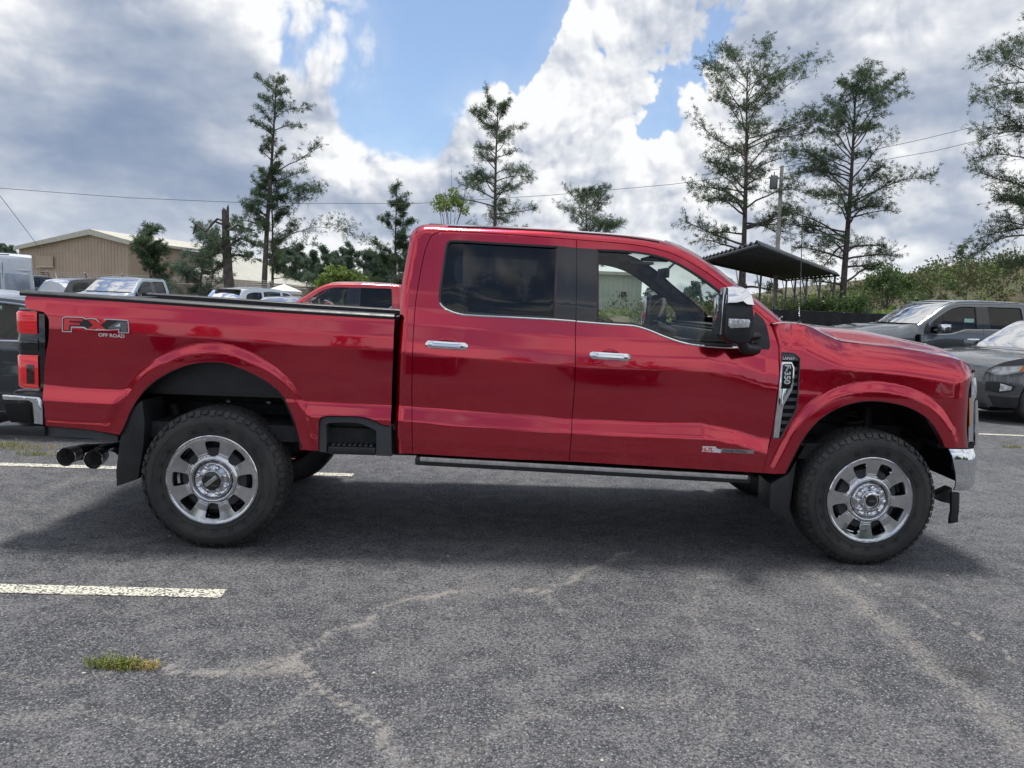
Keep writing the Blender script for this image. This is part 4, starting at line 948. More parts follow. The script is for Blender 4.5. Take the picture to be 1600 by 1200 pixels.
        a = P(1168, 545, .02); mir(MB().tube([P(1160, 532, YM+.14), P(1163, 545, -.02), P(1180, 545, .08)], [.035, .032, .04], 10).tube([P(1170, 525, YM+.18), P(1185, 525, .08)], .022, 8)).build('mirror_arm', BLK, Mi, 50)
    # ---- interior ------------------------------------------------------------------------------------------
    I = empty('cabin_interior', parent=K)
    mb = MB()
    for yy in (.55, 1.45):
        mb.box((1.95, yy, 1.02), (.52, .50, .16)); mb.box((1.70, yy, 1.33), (.16, .48, .60), M3=np.array([[.98, 0, -.19], [0, 1, 0], [.19, 0, .98]]))
        mb.box((1.62, yy, 1.70), (.10, .26, .16))
    mb.box((1.15, 1, 1.02), (.5, 1.45, .18)); mb.box((.93, 1, 1.33), (.14, 1.45, .60))
    for yy in (.5, 1.0, 1.5): mb.box((.90, yy, 1.70), (.09, .26, .14))
    mb.V = [(x+.40, y, z) for x, y, z in mb.V]; mb.build('seats', SEAT, I, bevel=.035)
    MB().box((3.30, 1, 1.34), (.34, 1.56, .20)).box((3.22, 1, 1.2), (.35, 1.5, .3)).box((2.9, 1, 1.05), (.7, .30, .30)).build('dashboard', TRIMD, I, bevel=.03)
    sw = MB(); cS = np.array((2.93, 1.42, 1.46)); ax1 = np.array((0, 1, 0)); ax2 = np.array((.42, 0, .91)); sw.tube([cS+.19*(math.cos(q)*ax1+math.sin(q)*ax2) for q in np.linspace(0, 2*math.pi, 33)], .016, 8, cap=False); sw.box(tuple(cS), (.05, .16, .12)); sw.tube([cS, cS+np.array((.25, 0, -.12))], .03, 8); sw.tube([cS-.17*ax1, cS+.17*ax1], .014, 6)
    sw.build('steering_wheel', TRIMD, I, 40)
    zs = rf[:, 1].max()
    MB().box((1.98, 1, zs-.05), (1.45, 1.30, .03)).build('headliner', HEADL, I)
    MB().box((2.90, 1, 1.82), (.03, .26, .07)).tube([(2.92, 1, 1.84), (2.98, 1, 1.90)], .01, 6).build('rear_view_mirror', TRIMD, I, bevel=.008)
    MB().box((2.78, .62, 1.90), (.18, .40, .02)).box((2.78, 1.40, 1.90), (.18, .40, .02)).build('sun_visor', HEADL, I)
    for yy in (.31, 1.69): MB().box((2.17, yy, 1.38), (.14, .05, .95)).build('inner_pillar', TRIMD, I)
    MB().box((2.2, 1, .80), (2.2, 1.6, .04)).build('cab_floor', TRIMD, I)
    # ---- wheels ---------------------------------------------------------------------------------------------
    wr = build_wheel('rear'); wr.parent = K; wr.location = (0, 0, HUB)
    wf = build_wheel('front'); wf.parent = K; wf.location = (WB, 0, HUB)
    for w_, x_ in ((wr, 0), (wf, WB)):
        c_ = copy_tree(w_, K); c_.location = (x_, 2*YC, HUB); c_.scale = (1, -1, 1)
    return T
TRUCK = build_truck()
# ================================================================== GROUND
def ss_(t): t = np.clip(t, 0, 1); return t*t*(3-2*t)
def gz(x, y): return -.20*ss_((np.asarray(y, float)-6)/6)*ss_((6-np.asarray(x, float))/6)-.08*ss_((np.asarray(y, float)-7)/4)*ss_((np.asarray(x, float)-5)/4)
xs = np.concatenate([[-900, -400, -150, -60, -30, -16, -10], np.arange(-6, -2.5, .25), np.arange(-2.5, 7.0, .045), np.arange(7, 14, .25), [16, 22, 32, 60, 150, 400, 900]])
ys = np.concatenate([[-900, -300, -100, -40, -15, -6, -4], np.arange(-3.2, 5.0, .045), np.arange(5, 20, .5), [22, 26, 32, 45, 80, 150, 400, 1500]])
X, Y = np.meshgrid(xs, ys); Z = gz(X, Y); nx, ny = len(xs), len(ys)
V = np.stack([X.ravel(), Y.ravel(), Z.ravel()], 1); i0 = (np.arange(ny-1)[:, None]*nx+np.arange(nx-1)[None]).ravel()
F = np.stack([i0, i0+1, i0+1+nx, i0+nx], 1)
def gl(l): return np.array([G(u, v)[:2] for u, v in l])
_jr = np.random.default_rng(8)
def jag(p, w):
    for k in range(3):
        q = [p[0]]
        for a, c in zip(p[:-1], p[1:]): L = np.linalg.norm(c-a); n_ = np.array((-(c-a)[1], (c-a)[0]))/(L+1e-9); q += [(a+c)/2+n_*_jr.normal(0, .11)*L, c]
        p = np.array(q)
    return p
dirt = np.zeros(len(V)); wet = np.zeros(len(V))
for l, w_, a_ in (([(255, 1042), (340, 1050), (430, 1048), (480, 1015), (520, 985), (600, 945), (640, 936), (700, 925), (760, 923), (850, 928), (900, 905), (930, 885), (990, 862)], .012, .85),
                  ([(430, 1040), (500, 1075), (540, 1100), (600, 1145), (640, 1200)], .016, .75), ([(380, 1050), (440, 1030), (470, 1040), (440, 1055)], .05, .5),
                  ([(850, 928), (885, 960), (925, 1005)], .012, .6), ([(600, 945), (560, 1000), (575, 1060)], .010, .5), ([(740, 925), (760, 870), (830, 830)], .012, .45), ([(500, 1075), (420, 1130), (330, 1160)], .014, .5), ([(1137, 1110), (1180, 1160), (1250, 1195)], .014, .45), ([(1300, 915), (1230, 980), (1200, 1060)], .012, .35), ([(340, 1050), (300, 1100), (310, 1160)], .012, .45), ([(620, 930), (740, 918), (830, 925), (900, 900), (960, 880)], .07, .35),
                  ([(1265, 885), (1300, 915), (1350, 950), (1400, 985), (1450, 1030), (1510, 1080), (1560, 1125), (1640, 1190)], .075, .50), ([(1290, 884), (1340, 898), (1400, 920), (1450, 950), (1500, 975), (1545, 1005), (1600, 1040)], .010, .75),
                  ([(1075, 950), (1100, 1000), (1130, 1060), (1137, 1110), (1110, 1160), (1070, 1200)], .045, .38), ([(0, 1050), (60, 1068), (140, 1060), (210, 1045)], .02, .5),
                  ([(40, 868), (110, 858), (180, 852), (250, 838)], .05, .40), ([(80, 760), (150, 748), (330, 752)], .10, .38), ([(620, 760), (740, 800), (900, 822), (1080, 830), (1200, 860)], .05, .35), ([(880, 850), (1000, 880), (1100, 900), (1200, 895), (1265, 885)], .09, .34), ([(700, 1180), (820, 1120), (960, 1090), (1090, 1075)], .05, .40), ([(0, 1130), (120, 1110), (260, 1135), (420, 1130)], .03, .45), ([(950, 930), (1075, 950)], .02, .4), ([(1100, 900), (1090, 925), (1075, 950)], .014, .5), ([(500, 760), (560, 800), (640, 830)], .02, .4), ([(1500, 890), (1560, 930), (1620, 950)], .012, .45), ([(1400, 1000), (1340, 1080), (1360, 1180)], .02, .38), ([(0, 800), (60, 790), (190, 800)], .05, .25),
                  ([(820, 745), (870, 775), (920, 800), (980, 830), (1040, 850)], .02, .4), ([(1440, 712), (1500, 730), (1560, 760)], .04, .2), ([(1460, 693), (1600, 712)], .015, .4), ([(300, 1120), (600, 1130), (900, 1180)], .12, .22)):
    w2 = jag(gl(l), w_); d = dist_line(w2, V[:, 0], V[:, 1]); dirt = np.maximum(dirt, a_*np.exp(-(d/(w_*1.5))**2)); dirt = np.maximum(dirt, a_*.35*np.exp(-(d/(w_*4))**2))
for (u, v, rx, ry, a_) in ((1515, 1052, .10, .07, .8), (1480, 1025, .12, .05, .35)):
    c = G(u, v); wet = np.maximum(wet, a_*np.exp(-((V[:, 0]-c[0])/rx)**2-((V[:, 1]-c[1])/ry)**2))
m = bpy.data.materials.new('worn_asphalt'); m.use_nodes = True; k = NB(m.node_tree); p = m.node_tree.nodes['Principled BSDF']
oc = k.n('ShaderNodeTexCoord').outputs['Object']
big = k.noise(oc, .9, 5, .6); mid = k.noise(oc, 7, 5, .6); fine = k.noise(oc, 55, 4, .7)
wob = k.vm('ADD', oc, k.vm('SCALE', k.vm('SUBTRACT', k.noise(oc, 60, 2, .5, out=1), (.5, .5, .5)), .012))
v1 = k.n('ShaderNodeTexVoronoi', feature='F1'); k.put(v1.inputs['Vector'], wob); v1.inputs['Scale'].default_value = 112
sep = k.n('ShaderNodeSeparateColor'); k.put(sep.inputs[0], v1.outputs['Color'])
stone = k.mix(k.ss(sep.outputs[0], .0, .9), (.046, .052, .061), (.205, .210, .225))
stone = k.mix(k.ss(sep.outputs[1], .88, .98), stone, (.34, .335, .33))
stone = k.mix(k.ss(v1.outputs['Distance'], .28, .62, 0, .80), stone, (.030, .031, .036))
worn = k.ss(k.m('ADD', k.m('MULTIPLY', big, .55), k.m('MULTIPLY', mid, .55)), .46, .66, 0, .6)
stone = k.mix(k.m('MULTIPLY', worn, k.ss(fine, .40, .58)), stone, (.245, .24, .24))
at = k.n('ShaderNodeAttribute', attribute_name='dirt'); at2 = k.n('ShaderNodeAttribute', attribute_name='oil')
dm = k.ss(k.m('ADD', k.m('MULTIPLY', at.outputs['Fac'], 1.55), k.m('MULTIPLY', k.m('SUBTRACT', k.noise(oc, 48, 5, .85), .5), 3.4)), .40, 1.08, 0, .60)
dm = k.m('MULTIPLY', k.m('MULTIPLY', dm, k.ss(at.outputs['Fac'], .0, .12)), k.ss(k.noise(oc, 6, 4, .65), .34, .54, .5, 1.0))
stone = k.mix(dm, stone, (.36, .335, .30))
stone = k.mix(k.m('MULTIPLY', at2.outputs['Fac'], .75), stone, (.03, .026, .024))
k.put(p.inputs['Base Color'], stone); p.inputs['Roughness'].default_value = .82; p.inputs['Specular IOR Level'].default_value = .35
hgt = k.m('ADD', k.m('MULTIPLY', k.m('SUBTRACT', .6, v1.outputs['Distance']), k.m('ADD', .5, sep.outputs[2])), k.m('MULTIPLY', fine, .5))
bn = k.n('ShaderNodeBump'); bn.inputs['Strength'].default_value = 1.0; bn.inputs['Distance'].default_value = .0075; k.put(bn.inputs['Height'], hgt); k.put(p.inputs['Normal'], bn.outputs[0])
ASPH = m
gr = mesh('parking_lot_ground', V, F, ASPH, None, 60); tag(gr, kind='structure')
for nm, ar in (('dirt', dirt), ('oil', wet)):
    a_ = gr.data.attributes.new(nm, 'FLOAT', 'POINT'); a_.data.foreach_set('value', ar.astype(np.float32))
# painted lines
m = bpy.data.materials.new('worn_line_paint'); m.use_nodes = True; k = NB(m.node_tree); p = m.node_tree.nodes['Principled BSDF']
oc = k.n('ShaderNodeTexCoord').outputs['Object']
f = k.ss(k.m('ADD', k.m('MULTIPLY', k.noise(oc, 60, 5, .7), .8), k.m('MULTIPLY', k.vor(oc, 75), .35)), .56, .66)
k.put(p.inputs['Base Color'], k.mix(f, k.mix(k.ss(k.noise(oc, 30, 4), .3, .7), (.60, .58, .47), (.74, .72, .60)), (.085, .085, .09))); p.inputs['Roughness'].default_value = .8
bn = k.n('ShaderNodeBump'); bn.inputs['Strength'].default_value = 1.0; bn.inputs['Distance'].default_value = .005; k.put(bn.inputs['Height'], k.noise(oc, 90, 4, .7)); k.put(p.inputs['Normal'], bn.outputs[0])
LINE = m
def line(x0, y0, x1, y1, w=.105):
    n = max(2, int(abs(x1-x0)/.06)); rows = []; rs = random.Random(int(x0*10+y0*7))
    for i in range(n+1):
        x = x0+(x1-x0)*i/n; y = y0+(y1-y0)*i/n
        rows.append([(x, y-w/2+rs.uniform(-.003, .003), float(gz(x, y))+.004), (x, y+w/2+rs.uniform(-.003, .003), float(gz(x, y))+.004)])
    return tag(skin('parking_line', [r_[::-1] for r_ in rows], LINE, None), kind='structure')
line(-9, -.70, .30, -.70, .115); line(-9, 2.05, .52, 2.05, .11); line(-9, 4.8, .5, 4.8); line(6.6, 5.72, 14, 5.55); line(6.9, 9.0, 14, 8.9)

# ================================================================== VEGETATION
def leafmat(name, c1, c2, ns=1.2, tr=.35):
    m = bpy.data.materials.new(name); m.use_nodes = True; k = NB(m.node_tree); nt_ = m.node_tree; p = nt_.nodes['Principled BSDF']; p.inputs['Roughness'].default_value = .55; p.inputs['Specular IOR Level'].default_value = .25
    oc = k.n('ShaderNodeTexCoord').outputs['Object']; n1 = k.noise(oc, ns, 4, .6); n2 = k.noise(oc, ns*9, 2, .6)
    c = k.mix(k.ss(k.m('ADD', k.m('MULTIPLY', n1, .6), k.m('MULTIPLY', n2, .4)), .38, .62), c1, c2); k.put(p.inputs['Base Color'], c)
    t = k.n('ShaderNodeBsdfTranslucent'); k.put(t.inputs[0], c); mx = k.n('ShaderNodeMixShader'); mx.inputs[0].default_value = tr
    nt_.links.new(p.outputs[0], mx.inputs[1]); nt_.links.new(t.outputs[0], mx.inputs[2]); nt_.links.new(mx.outputs[0], nt_.nodes['Material Output'].inputs[0]); return m
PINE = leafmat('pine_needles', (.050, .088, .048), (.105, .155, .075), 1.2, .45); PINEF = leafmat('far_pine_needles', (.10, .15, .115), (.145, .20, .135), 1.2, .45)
LEAF = leafmat('broad_leaves', (.060, .11, .040), (.12, .18, .065)); LEAFY = leafmat('yellow_green_leaves', (.15, .23, .05), (.24, .31, .09)); LEAFB = leafmat('dry_brush', (.075, .095, .042), (.13, .125, .065), .5)
BARK = M('pine_bark', (.10, .085, .075), .95, var=.35, vs=5, bump=.02, bs=14); BARKG = M('grey_bark', (.12, .105, .095), .95, var=.3, vs=5, bump=.02, bs=14)
def tubes(segs, n=5):       # list of (p0, p1, r0, r1)
    V = []; F = []
    for p0, p1, r0, r1 in segs:
        p0 = np.asarray(p0, float); p1 = np.asarray(p1, float); t = p1-p0; t = t/(np.linalg.norm(t)+1e-9); a = np.cross(t, (.2, .1, 1)) if abs(t[2]) < .95 else np.cross(t, (1, 0, 0)); a = a/(np.linalg.norm(a)+1e-9); c = np.cross(t, a); b0 = len(V)
        for p_, r_ in ((p0, r0), (p1, r1)):
            for q in range(n): an = 2*math.pi*q/n; V.append(tuple(p_+r_*(math.cos(an)*a+math.sin(an)*c)))
        for q in range(n): F.append((b0+q, b0+(q+1) % n, b0+n+(q+1) % n, b0+n+q))
    return V, F
def needles(C, D, n, L, w, rg):          # tufts at C with direction D: n thin triangles each
    C = np.repeat(C, n, 0); D = np.repeat(D, n, 0); N = len(C)
    d = D*.75+rg.normal(0, .62, (N, 3)); d /= np.linalg.norm(d, axis=1, keepdims=True)
    s = np.cross(d, rg.normal(0, 1, (N, 3))); s /= np.linalg.norm(s, axis=1, keepdims=True)+1e-9
    l = L*rg.uniform(.6, 1.1, (N, 1)); tip = C+d*l; tip[:, 2] -= .10*l[:, 0]
    base = C+rg.normal(0, L*.10, (N, 3)); mid = base+d*l*.55
    V = np.stack([base, mid-s*w/2, tip, mid+s*w/2], 1).reshape(-1, 3); F = np.arange(N*4).reshape(-1, 4); return V, F
def pine(base, top, spread, seed, label, crown0=.3, nbr=46, tuft=.8, L=.27, w=.026, lean=0.0, prof=None, mat=None, bare=0, r0=None, limbs=(), group=None, dens=1.0, name='pine_tree', sub=3):
    rg = np.random.default_rng(seed); base = np.array(base, float); top = np.array(top, float); H = np.linalg.norm(top-base); r0 = r0 or H*.0125
    root = empty(name, base); tag(root, label, 'tree', group)
    ax = (top-base)/H; segs = []; n = 14; tp = []
    for i in range(n+1):
        t = i/n; wob_ = np.array((math.sin(t*5+seed)*.012*H*.6, math.cos(t*4+seed*2)*.01*H*.6, 0))*t*(1-t)*2; tp.append((top-base)*t+wob_)
    tp = np.array(tp)
    def tpt(t): q = t*n; i = min(int(q), n-1); return tp[i]+(tp[i+1]-tp[i])*(q-i)
    for i in range(n): segs.append((tp[i], tp[i+1], r0*(1-.86*(i/n))*(1.25 if i == 0 else 1), r0*(1-.86*((i+1)/n))))
    prof = prof or (lambda s: (.35+.9*math.sin(math.pi*min(1, s*.80+.14)))*(1-s**3*.5))
    TC = []; TD = []
    blist = [(crown0+(1-crown0)*((i+rg.uniform(0, .8))/nbr), rg.uniform(0, 2*math.pi), None) for i in range(nbr)]+[(t, az, ln) for t, az, ln in limbs]
    for t, az, ln in blist:
        t = min(t, .985); s = (t-crown0)/(1-crown0); ln_ = ln or spread*max(.12, prof(s))*rg.uniform(.50, 1.18)
        rise = rg.uniform(.05, .55)+.75*s; p = tpt(t); dr = np.array((math.cos(az), math.sin(az), rise)); dr /= np.linalg.norm(dr); m_ = max(4, int(ln_/.45)); st = ln_/m_; rb = r0*(.30*(1-.6*s))
        for j in range(m_):
            u_ = (j+1)/m_; dr = dr+np.array((rg.normal(0, .13), rg.normal(0, .13), rg.normal(.0, .10)-.10*u_)); dr /= np.linalg.norm(dr); q = p+dr*st
            segs.append((p, q, rb*(1-.8*j/m_), rb*(1-.8*(j+1)/m_)))
            if u_ > .38:
                for _ in range(rg.poisson(3.0*dens)+1):      # twigs
                    sd = np.cross(dr, (0, 0, 1)); sd /= np.linalg.norm(sd)+1e-9; td = dr*.5+sd*rg.choice([-1, 1])*rg.uniform(.2, 1.1)+np.array((0, 0, rg.uniform(-.35, .9))); td /= np.linalg.norm(td); tl_ = min(1.3, ln_*rg.uniform(.14, .36))*(1.15-u_*.4); b_ = p+(q-p)*rg.uniform(0, 1); e_ = b_+td*tl_
                    segs.append((b_, e_, rb*.22, rb*.08))
                    for h in range(sub):
                        f_ = (h+1)/sub; TC.append(b_+(e_-b_)*f_+rg.normal(0, .09*tuft, 3)); TD.append(td+np.array((0, 0, .35)))
            p = q
        TC.append(p); TD.append(dr)
    for i in range(8): TC.append(tpt(.985)+rg.normal(0, .15, 3)); TD.append(np.array((0, 0, 1.)))
    V, F = tubes(segs); mesh('trunk', V, F, BARK, root, 60)
    TC = np.array(TC); TD = np.array(TD); TD /= np.linalg.norm(TD, axis=1, keepdims=True)
    V, F = needles(TC, TD, int(13*tuft)+1, L, w, rg); mesh('crown', V, F, mat or PINE, root)
    return root
def leaves(C, R, n, size, rg, flat=.7):    # leaf quads in a lumpy ellipsoid shell
    k_ = max(6, n//90); d = rg.normal(0, 1, (k_, 3)); d /= np.linalg.norm(d, axis=1, keepdims=True); d[:, 2] = np.abs(d[:, 2])*1.0-.25
    cc = np.array(C)+d*np.array(R)*rg.uniform(.35, .92, (k_, 1)); cr = np.mean(R)*rg.uniform(.16, .34, k_); w_ = rg.integers(0, k_, n)
    q = rg.normal(0, 1, (n, 3)); q /= np.linalg.norm(q, axis=1, keepdims=True); pos = cc[w_]+q*cr[w_][:, None]*rg.uniform(.5, 1.1, (n, 1))
    a = rg.normal(0, 1, (n, 3)); a /= np.linalg.norm(a, axis=1, keepdims=True); b_ = np.cross(a, rg.normal(0, 1, (n, 3))); b_ /= np.linalg.norm(b_, axis=1, keepdims=True); s = size*rg.uniform(.6, 1.3, (n, 1))
    V = np.stack([pos-a*s, pos-b_*s*.45, pos+a*s, pos+b_*s*.45], 1).reshape(-1, 3); return V, np.arange(n*4).reshape(-1, 4)
def bush(base, R, n, size, seed, label, mat, name='bush', cat='bush', stems=6, trunk=0.0, group=None, zc_=None, bark=None):
    rg = np.random.default_rng(seed); root = empty(name, base); tag(root, label, cat, group); cz = zc_ if zc_ is not None else R[2]*.75
    V, F = leaves((0, 0, cz), R, n, size, rg); V[:, 2] = np.maximum(V[:, 2], .01); mesh('crown', V, F, mat, root)
    segs = []
    for i in range(stems):
        a = rg.uniform(0, 6.28); p = np.array((math.cos(a)*R[0]*.08, math.sin(a)*R[1]*.08, 0))
        if trunk: p = np.array((0, 0, cz*rg.uniform(.35, .7)))
        e = np.array((math.cos(a)*R[0]*.7, math.sin(a)*R[1]*.7, cz+R[2]*rg.uniform(0, .7))); m_ = p*.5+e*.5+rg.normal(0, .08*R[0], 3); m_[2] = e[2]*.55 if not trunk else p[2]*.4+e[2]*.6; r_ = max(.012, trunk*.5)
        segs += [(p, m_, r_, r_*.7), (m_, e, r_*.7, r_*.25)]
        for _ in range(4): e2 = m_+(e-m_)*rg.uniform(.2, 1)+rg.normal(0, .25*R[0], 3); segs.append((m_+(e-m_)*.5, e2, r_*.3, r_*.1))
    if trunk: segs.append(((0, 0, 0), (.04, 0, cz*.72), trunk, trunk*.55)); segs.append(((.04, 0, cz*.72), (.0, .03, cz+R[2]*1.5), trunk*.4, trunk*.1))
    V, F = tubes(segs); mesh('stems' if not trunk else 'trunk', V, F, bark or BARKG, root, 60); return root
def gp(u, Y, z=None): p = P(u, 480, Y); return np.array((p[0], Y, float(gz(p[0], Y)) if z is None else z))
def tp_(u, v, Y): return P(u, v, Y)
# tall pines, right
pine(gp(1163, 40), tp_(1168, 112, 40), 4.1, 11, 'tall broad pine behind the left end of the dark carport roof', .40, 44, limbs=((.33, 3.2, 3.6), (.36, 2.9, 3.9), (.30, .1, 2.4), (.20, 0.1, 2.2), (.19, 3.0, 2.3), (.17, 3.4, 1.9), (.42, .2, 2.9)), r0=.23, dens=1.25, prof=lambda s: np.interp(s, [0, .25, .5, .75, .92, 1], [.80, .95, 1.05, 1.05, .95, .65]))
pine(gp(1318, 40), tp_(1338, 132, 40), 4.3, 23, 'tall bushy pine with a thick bare lower trunk right of the utility pole', .34, 50, limbs=((.24, .1, 3.0), (.23, 3.2, 2.2), (.33, .0, 3.3), (.33, 3.0, 3.0), (.30, .4, 2.6)), r0=.24, dens=1.35, prof=lambda s: np.interp(s, [0, .2, .45, .7, .9, 1], [.95, 1.05, 1.0, .80, .52, .28]))
pine(gp(1648, 38), tp_(1665, -70, 38), 3.9, 31, 'pine at the right edge of the view, only its left limbs showing', .22, 50, limbs=((.48, 3.3, 5.0), (.55, 3.2, 4.8), (.40, 3.0, 4.6), (.70, 3.1, 4.0), (.34, 3.2, 4.2), (.62, 3.3, 4.2), (.78, 3.2, 3.0), (.30, 3.1, 5.2), (.33, 3.3, 4.6), (.52, 3.1, 5.2)), r0=.25, dens=1.5)
# left and middle pines
pine(gp(410, 45), tp_(431, 132, 45), 2.4, 41, 'tall thin pine left of the red pickup in the background', .36, 34, limbs=((.62, .2, 3.6), (.50, .3, 3.0), (.40, 3.3, 2.0), (.58, .1, 2.4), (.45, 3.0, 1.3)), r0=.22, dens=1.2, prof=lambda s: .50+.22*math.sin(s*11)+.22*(s > .45))
pine(gp(426, 46), tp_(424, 262, 46), 2.0, 43, 'shorter thin pine close beside the tall thin one, long limb to the right', .25, 22, limbs=((.52, -.1, 5.2), (.60, .1, 4.4), (.45, .0, 3.0), (.72, .1, 3.2)), r0=.12, dens=1.5)
pine(gp(770, 58), tp_(778, 163, 58), 4.0, 51, 'pine with a tiered crown standing behind the cab roof', .46, 32, limbs=((.42, 3.2, 3.4), (.40, .2, 3.0), (.50, .1, 3.3), (.57, 3.1, 3.2), (.22, 3.1, 1.7), (.21, .2, 1.7)), r0=.24, dens=1.3, L=.34, prof=lambda s: np.interp(s, [0, .3, .6, .85, 1], [1.0, .8, .85, .6, .3]))
pine(gp(915, 62), tp_(916, 304, 62), 3.6, 61, 'small round-topped pine behind the middle of the cab roof', .46, 34, limbs=((.40, 3.1, 2.6), (.42, .1, 2.0)), r0=.17, dens=1.3, L=.34, prof=lambda s: np.interp(s, [0, .3, .6, .85, 1], [1.0, 1.05, .9, .6, .3]))
pine(gp(618, 50), tp_(619, 303, 50), 2.3, 71, 'young pine beside the rear corner of the cab', .12, 40, limbs=((.50, 3.2, 2.6), (.42, 3.0, 2.2), (.50, .1, 1.8)), r0=.14, dens=1.5, prof=lambda s: .95-.55*s)
pine(gp(246, 36), tp_(224, 368, 36), 1.5, 81, 'small dark pine in front of the tan metal building', .12, 34, r0=.09, dens=1.3, L=.22, limbs=((.75, .2, 1.0), (.7, 2.9, 1.0)), prof=lambda s: 1.0-.35*s)
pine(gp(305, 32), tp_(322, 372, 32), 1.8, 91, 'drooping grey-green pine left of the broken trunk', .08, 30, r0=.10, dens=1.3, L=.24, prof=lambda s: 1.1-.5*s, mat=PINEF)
# broken pine
def broken():
    b_ = gp(362, 30); root = empty('broken_pine', b_); tag(root, 'snapped-off pine trunk with a few crooked limbs behind the truck bed', 'tree')
    rg = np.random.default_rng(5); t1 = P(350, 328, 30)-b_; t2 = P(356, 324, 30)-b_; j = P(353, 372, 30)-b_; segs = [((0, 0, 0), j, .24, .19), (j, t1, .17, .10), (j+np.array((.06, 0, .1)), t2, .10, .05), (t1, t1+np.array((-.03, 0, .10)), .09, .02), (t2, t2+np.array((.02, 0, .12)), .05, .01)]
    def q(u, v, dy=0): return P(u, v, 30+dy)-b_
    TC = []; TD = []
    for pth in ([(352, 352), (335, 346), (322, 362), (306, 350), (302, 366)], [(352, 346), (340, 342), (328, 352)], [(352, 380), (340, 395), (322, 402), (300, 410)], [(356, 360), (372, 352), (385, 357), (398, 360)], [(358, 385), (375, 372), (392, 378), (404, 386)], [(357, 400), (372, 398), (390, 402)], [(350, 395), (335, 380), (330, 372)], [(352, 410), (330, 425), (310, 428)]):
        dy = rg.uniform(-.5, .5)
        for a, c in zip(pth[:-1], pth[1:]):
            p0, p1 = q(*a, dy), q(*c, dy); segs.append((p0, p1, .055, .035))
            if pth[0][0] > 355 or pth[0][1] > 375:
                for _ in range(9): e = p0+(p1-p0)*rg.uniform(0, 1)+rg.normal(0, .22, 3); segs.append(((p0+p1)/2, e, .012, .005)); TC.append(e); TD.append(rg.normal(0, .5, 3)+np.array((0, 0, .6)))
    V, F = tubes(segs, 8); mesh('trunk', V, F, BARK, root, 60); TC = np.array(TC); TD = np.array(TD); TD /= np.linalg.norm(TD, axis=1, keepdims=True); V, F = needles(TC, TD, 22, .26, .03, rg); mesh('crown', V, F, PINE, root)
broken()
# young birch-like tree with light leaves behind the cab
bush(gp(699, 36), (1.15, 1.0, 1.35), 1300, .075, 101, 'small light-leaved tree with a thin bare top just left of the tiered pine', LEAFY, 'young_tree', 'tree', stems=7, trunk=.05, zc_=6.5)
# far pines on the left
rgt = np.random.default_rng(77)
far = [(437, 392, 95), (452, 396, 92), (468, 388, 96), (486, 398, 100), (510, 394, 90), (524, 400, 92), (538, 393, 96), (549, 391, 95), (571, 396, 92), (588, 402, 98), (604, 406, 92), (640, 400, 95), (384, 402, 100), (640, 408, 105), (402, 410, 92)]
desc = ['leftmost tall', 'slim', 'pointed', 'sparse', 'dark narrow', 'dense short', 'broad dark', 'taller twin-topped', 'rounded', 'low dark', 'lowest', 'hidden', 'hazy', 'far hidden', 'thin low']
far.sort(); ordw = ['the leftmost one', 'second from the left', 'third from the left', 'fourth from the left', 'fifth from the left', 'sixth from the left', 'seventh from the left', 'the middle one of fifteen', 'seventh from the right', 'sixth from the right', 'fifth from the right', 'fourth from the right', 'third from the right', 'second from the right', 'the rightmost one']
for i, (u, v, Yf) in enumerate(far):
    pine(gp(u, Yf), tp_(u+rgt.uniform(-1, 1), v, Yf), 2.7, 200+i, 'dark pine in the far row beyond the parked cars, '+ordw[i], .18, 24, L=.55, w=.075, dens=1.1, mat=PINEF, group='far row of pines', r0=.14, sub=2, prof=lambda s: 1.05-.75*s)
# far woods: one mass
def woods(name, xa, xb, y, h, n, seed, mat, zb=0.0, dy=4, size=.42):
    rg = np.random.default_rng(seed); k_ = int((xb-xa)/1.8); cx_ = rg.uniform(xa, xb, k_); hh = h*rg.uniform(.55, 1.1, k_); w_ = rg.integers(0, k_, n); t = rg.uniform(0, 1, n)**.8
    rad = (1.9-1.4*t)*rg.uniform(.7, 1.2, n); a = rg.uniform(0, 6.28, n); pos = np.stack([cx_[w_]+rad*np.cos(a), y+rg.uniform(-dy, dy, k_)[w_]+rad*np.sin(a), zb+hh[w_]*t], 1)
    q = rg.normal(0, 1, (n, 3)); q /= np.linalg.norm(q, axis=1, keepdims=True); b_ = np.cross(q, rg.normal(0, 1, (n, 3))); b_ /= np.linalg.norm(b_, axis=1, keepdims=True); s = size*rg.uniform(.6, 1.3, (n, 1))
    V = np.stack([pos-q*s, pos-b_*s*.6, pos+q*s, pos+b_*s*.6], 1).reshape(-1, 3)
    return tag(mesh(name, V, np.arange(n*4).reshape(-1, 4), mat, None), 'distant woodland reading as one dark green mass', 'woodland', kind='stuff')
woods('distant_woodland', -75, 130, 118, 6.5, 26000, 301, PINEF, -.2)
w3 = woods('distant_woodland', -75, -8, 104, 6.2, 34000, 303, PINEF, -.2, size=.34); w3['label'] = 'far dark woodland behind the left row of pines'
w2 = woods('woodland_across_the_lot', -70, 70, -42, 7.5, 16000, 302, PINE, 0); w2['label'] = 'dark pine woodland on the far side of the lot, seen reflected in the paint'
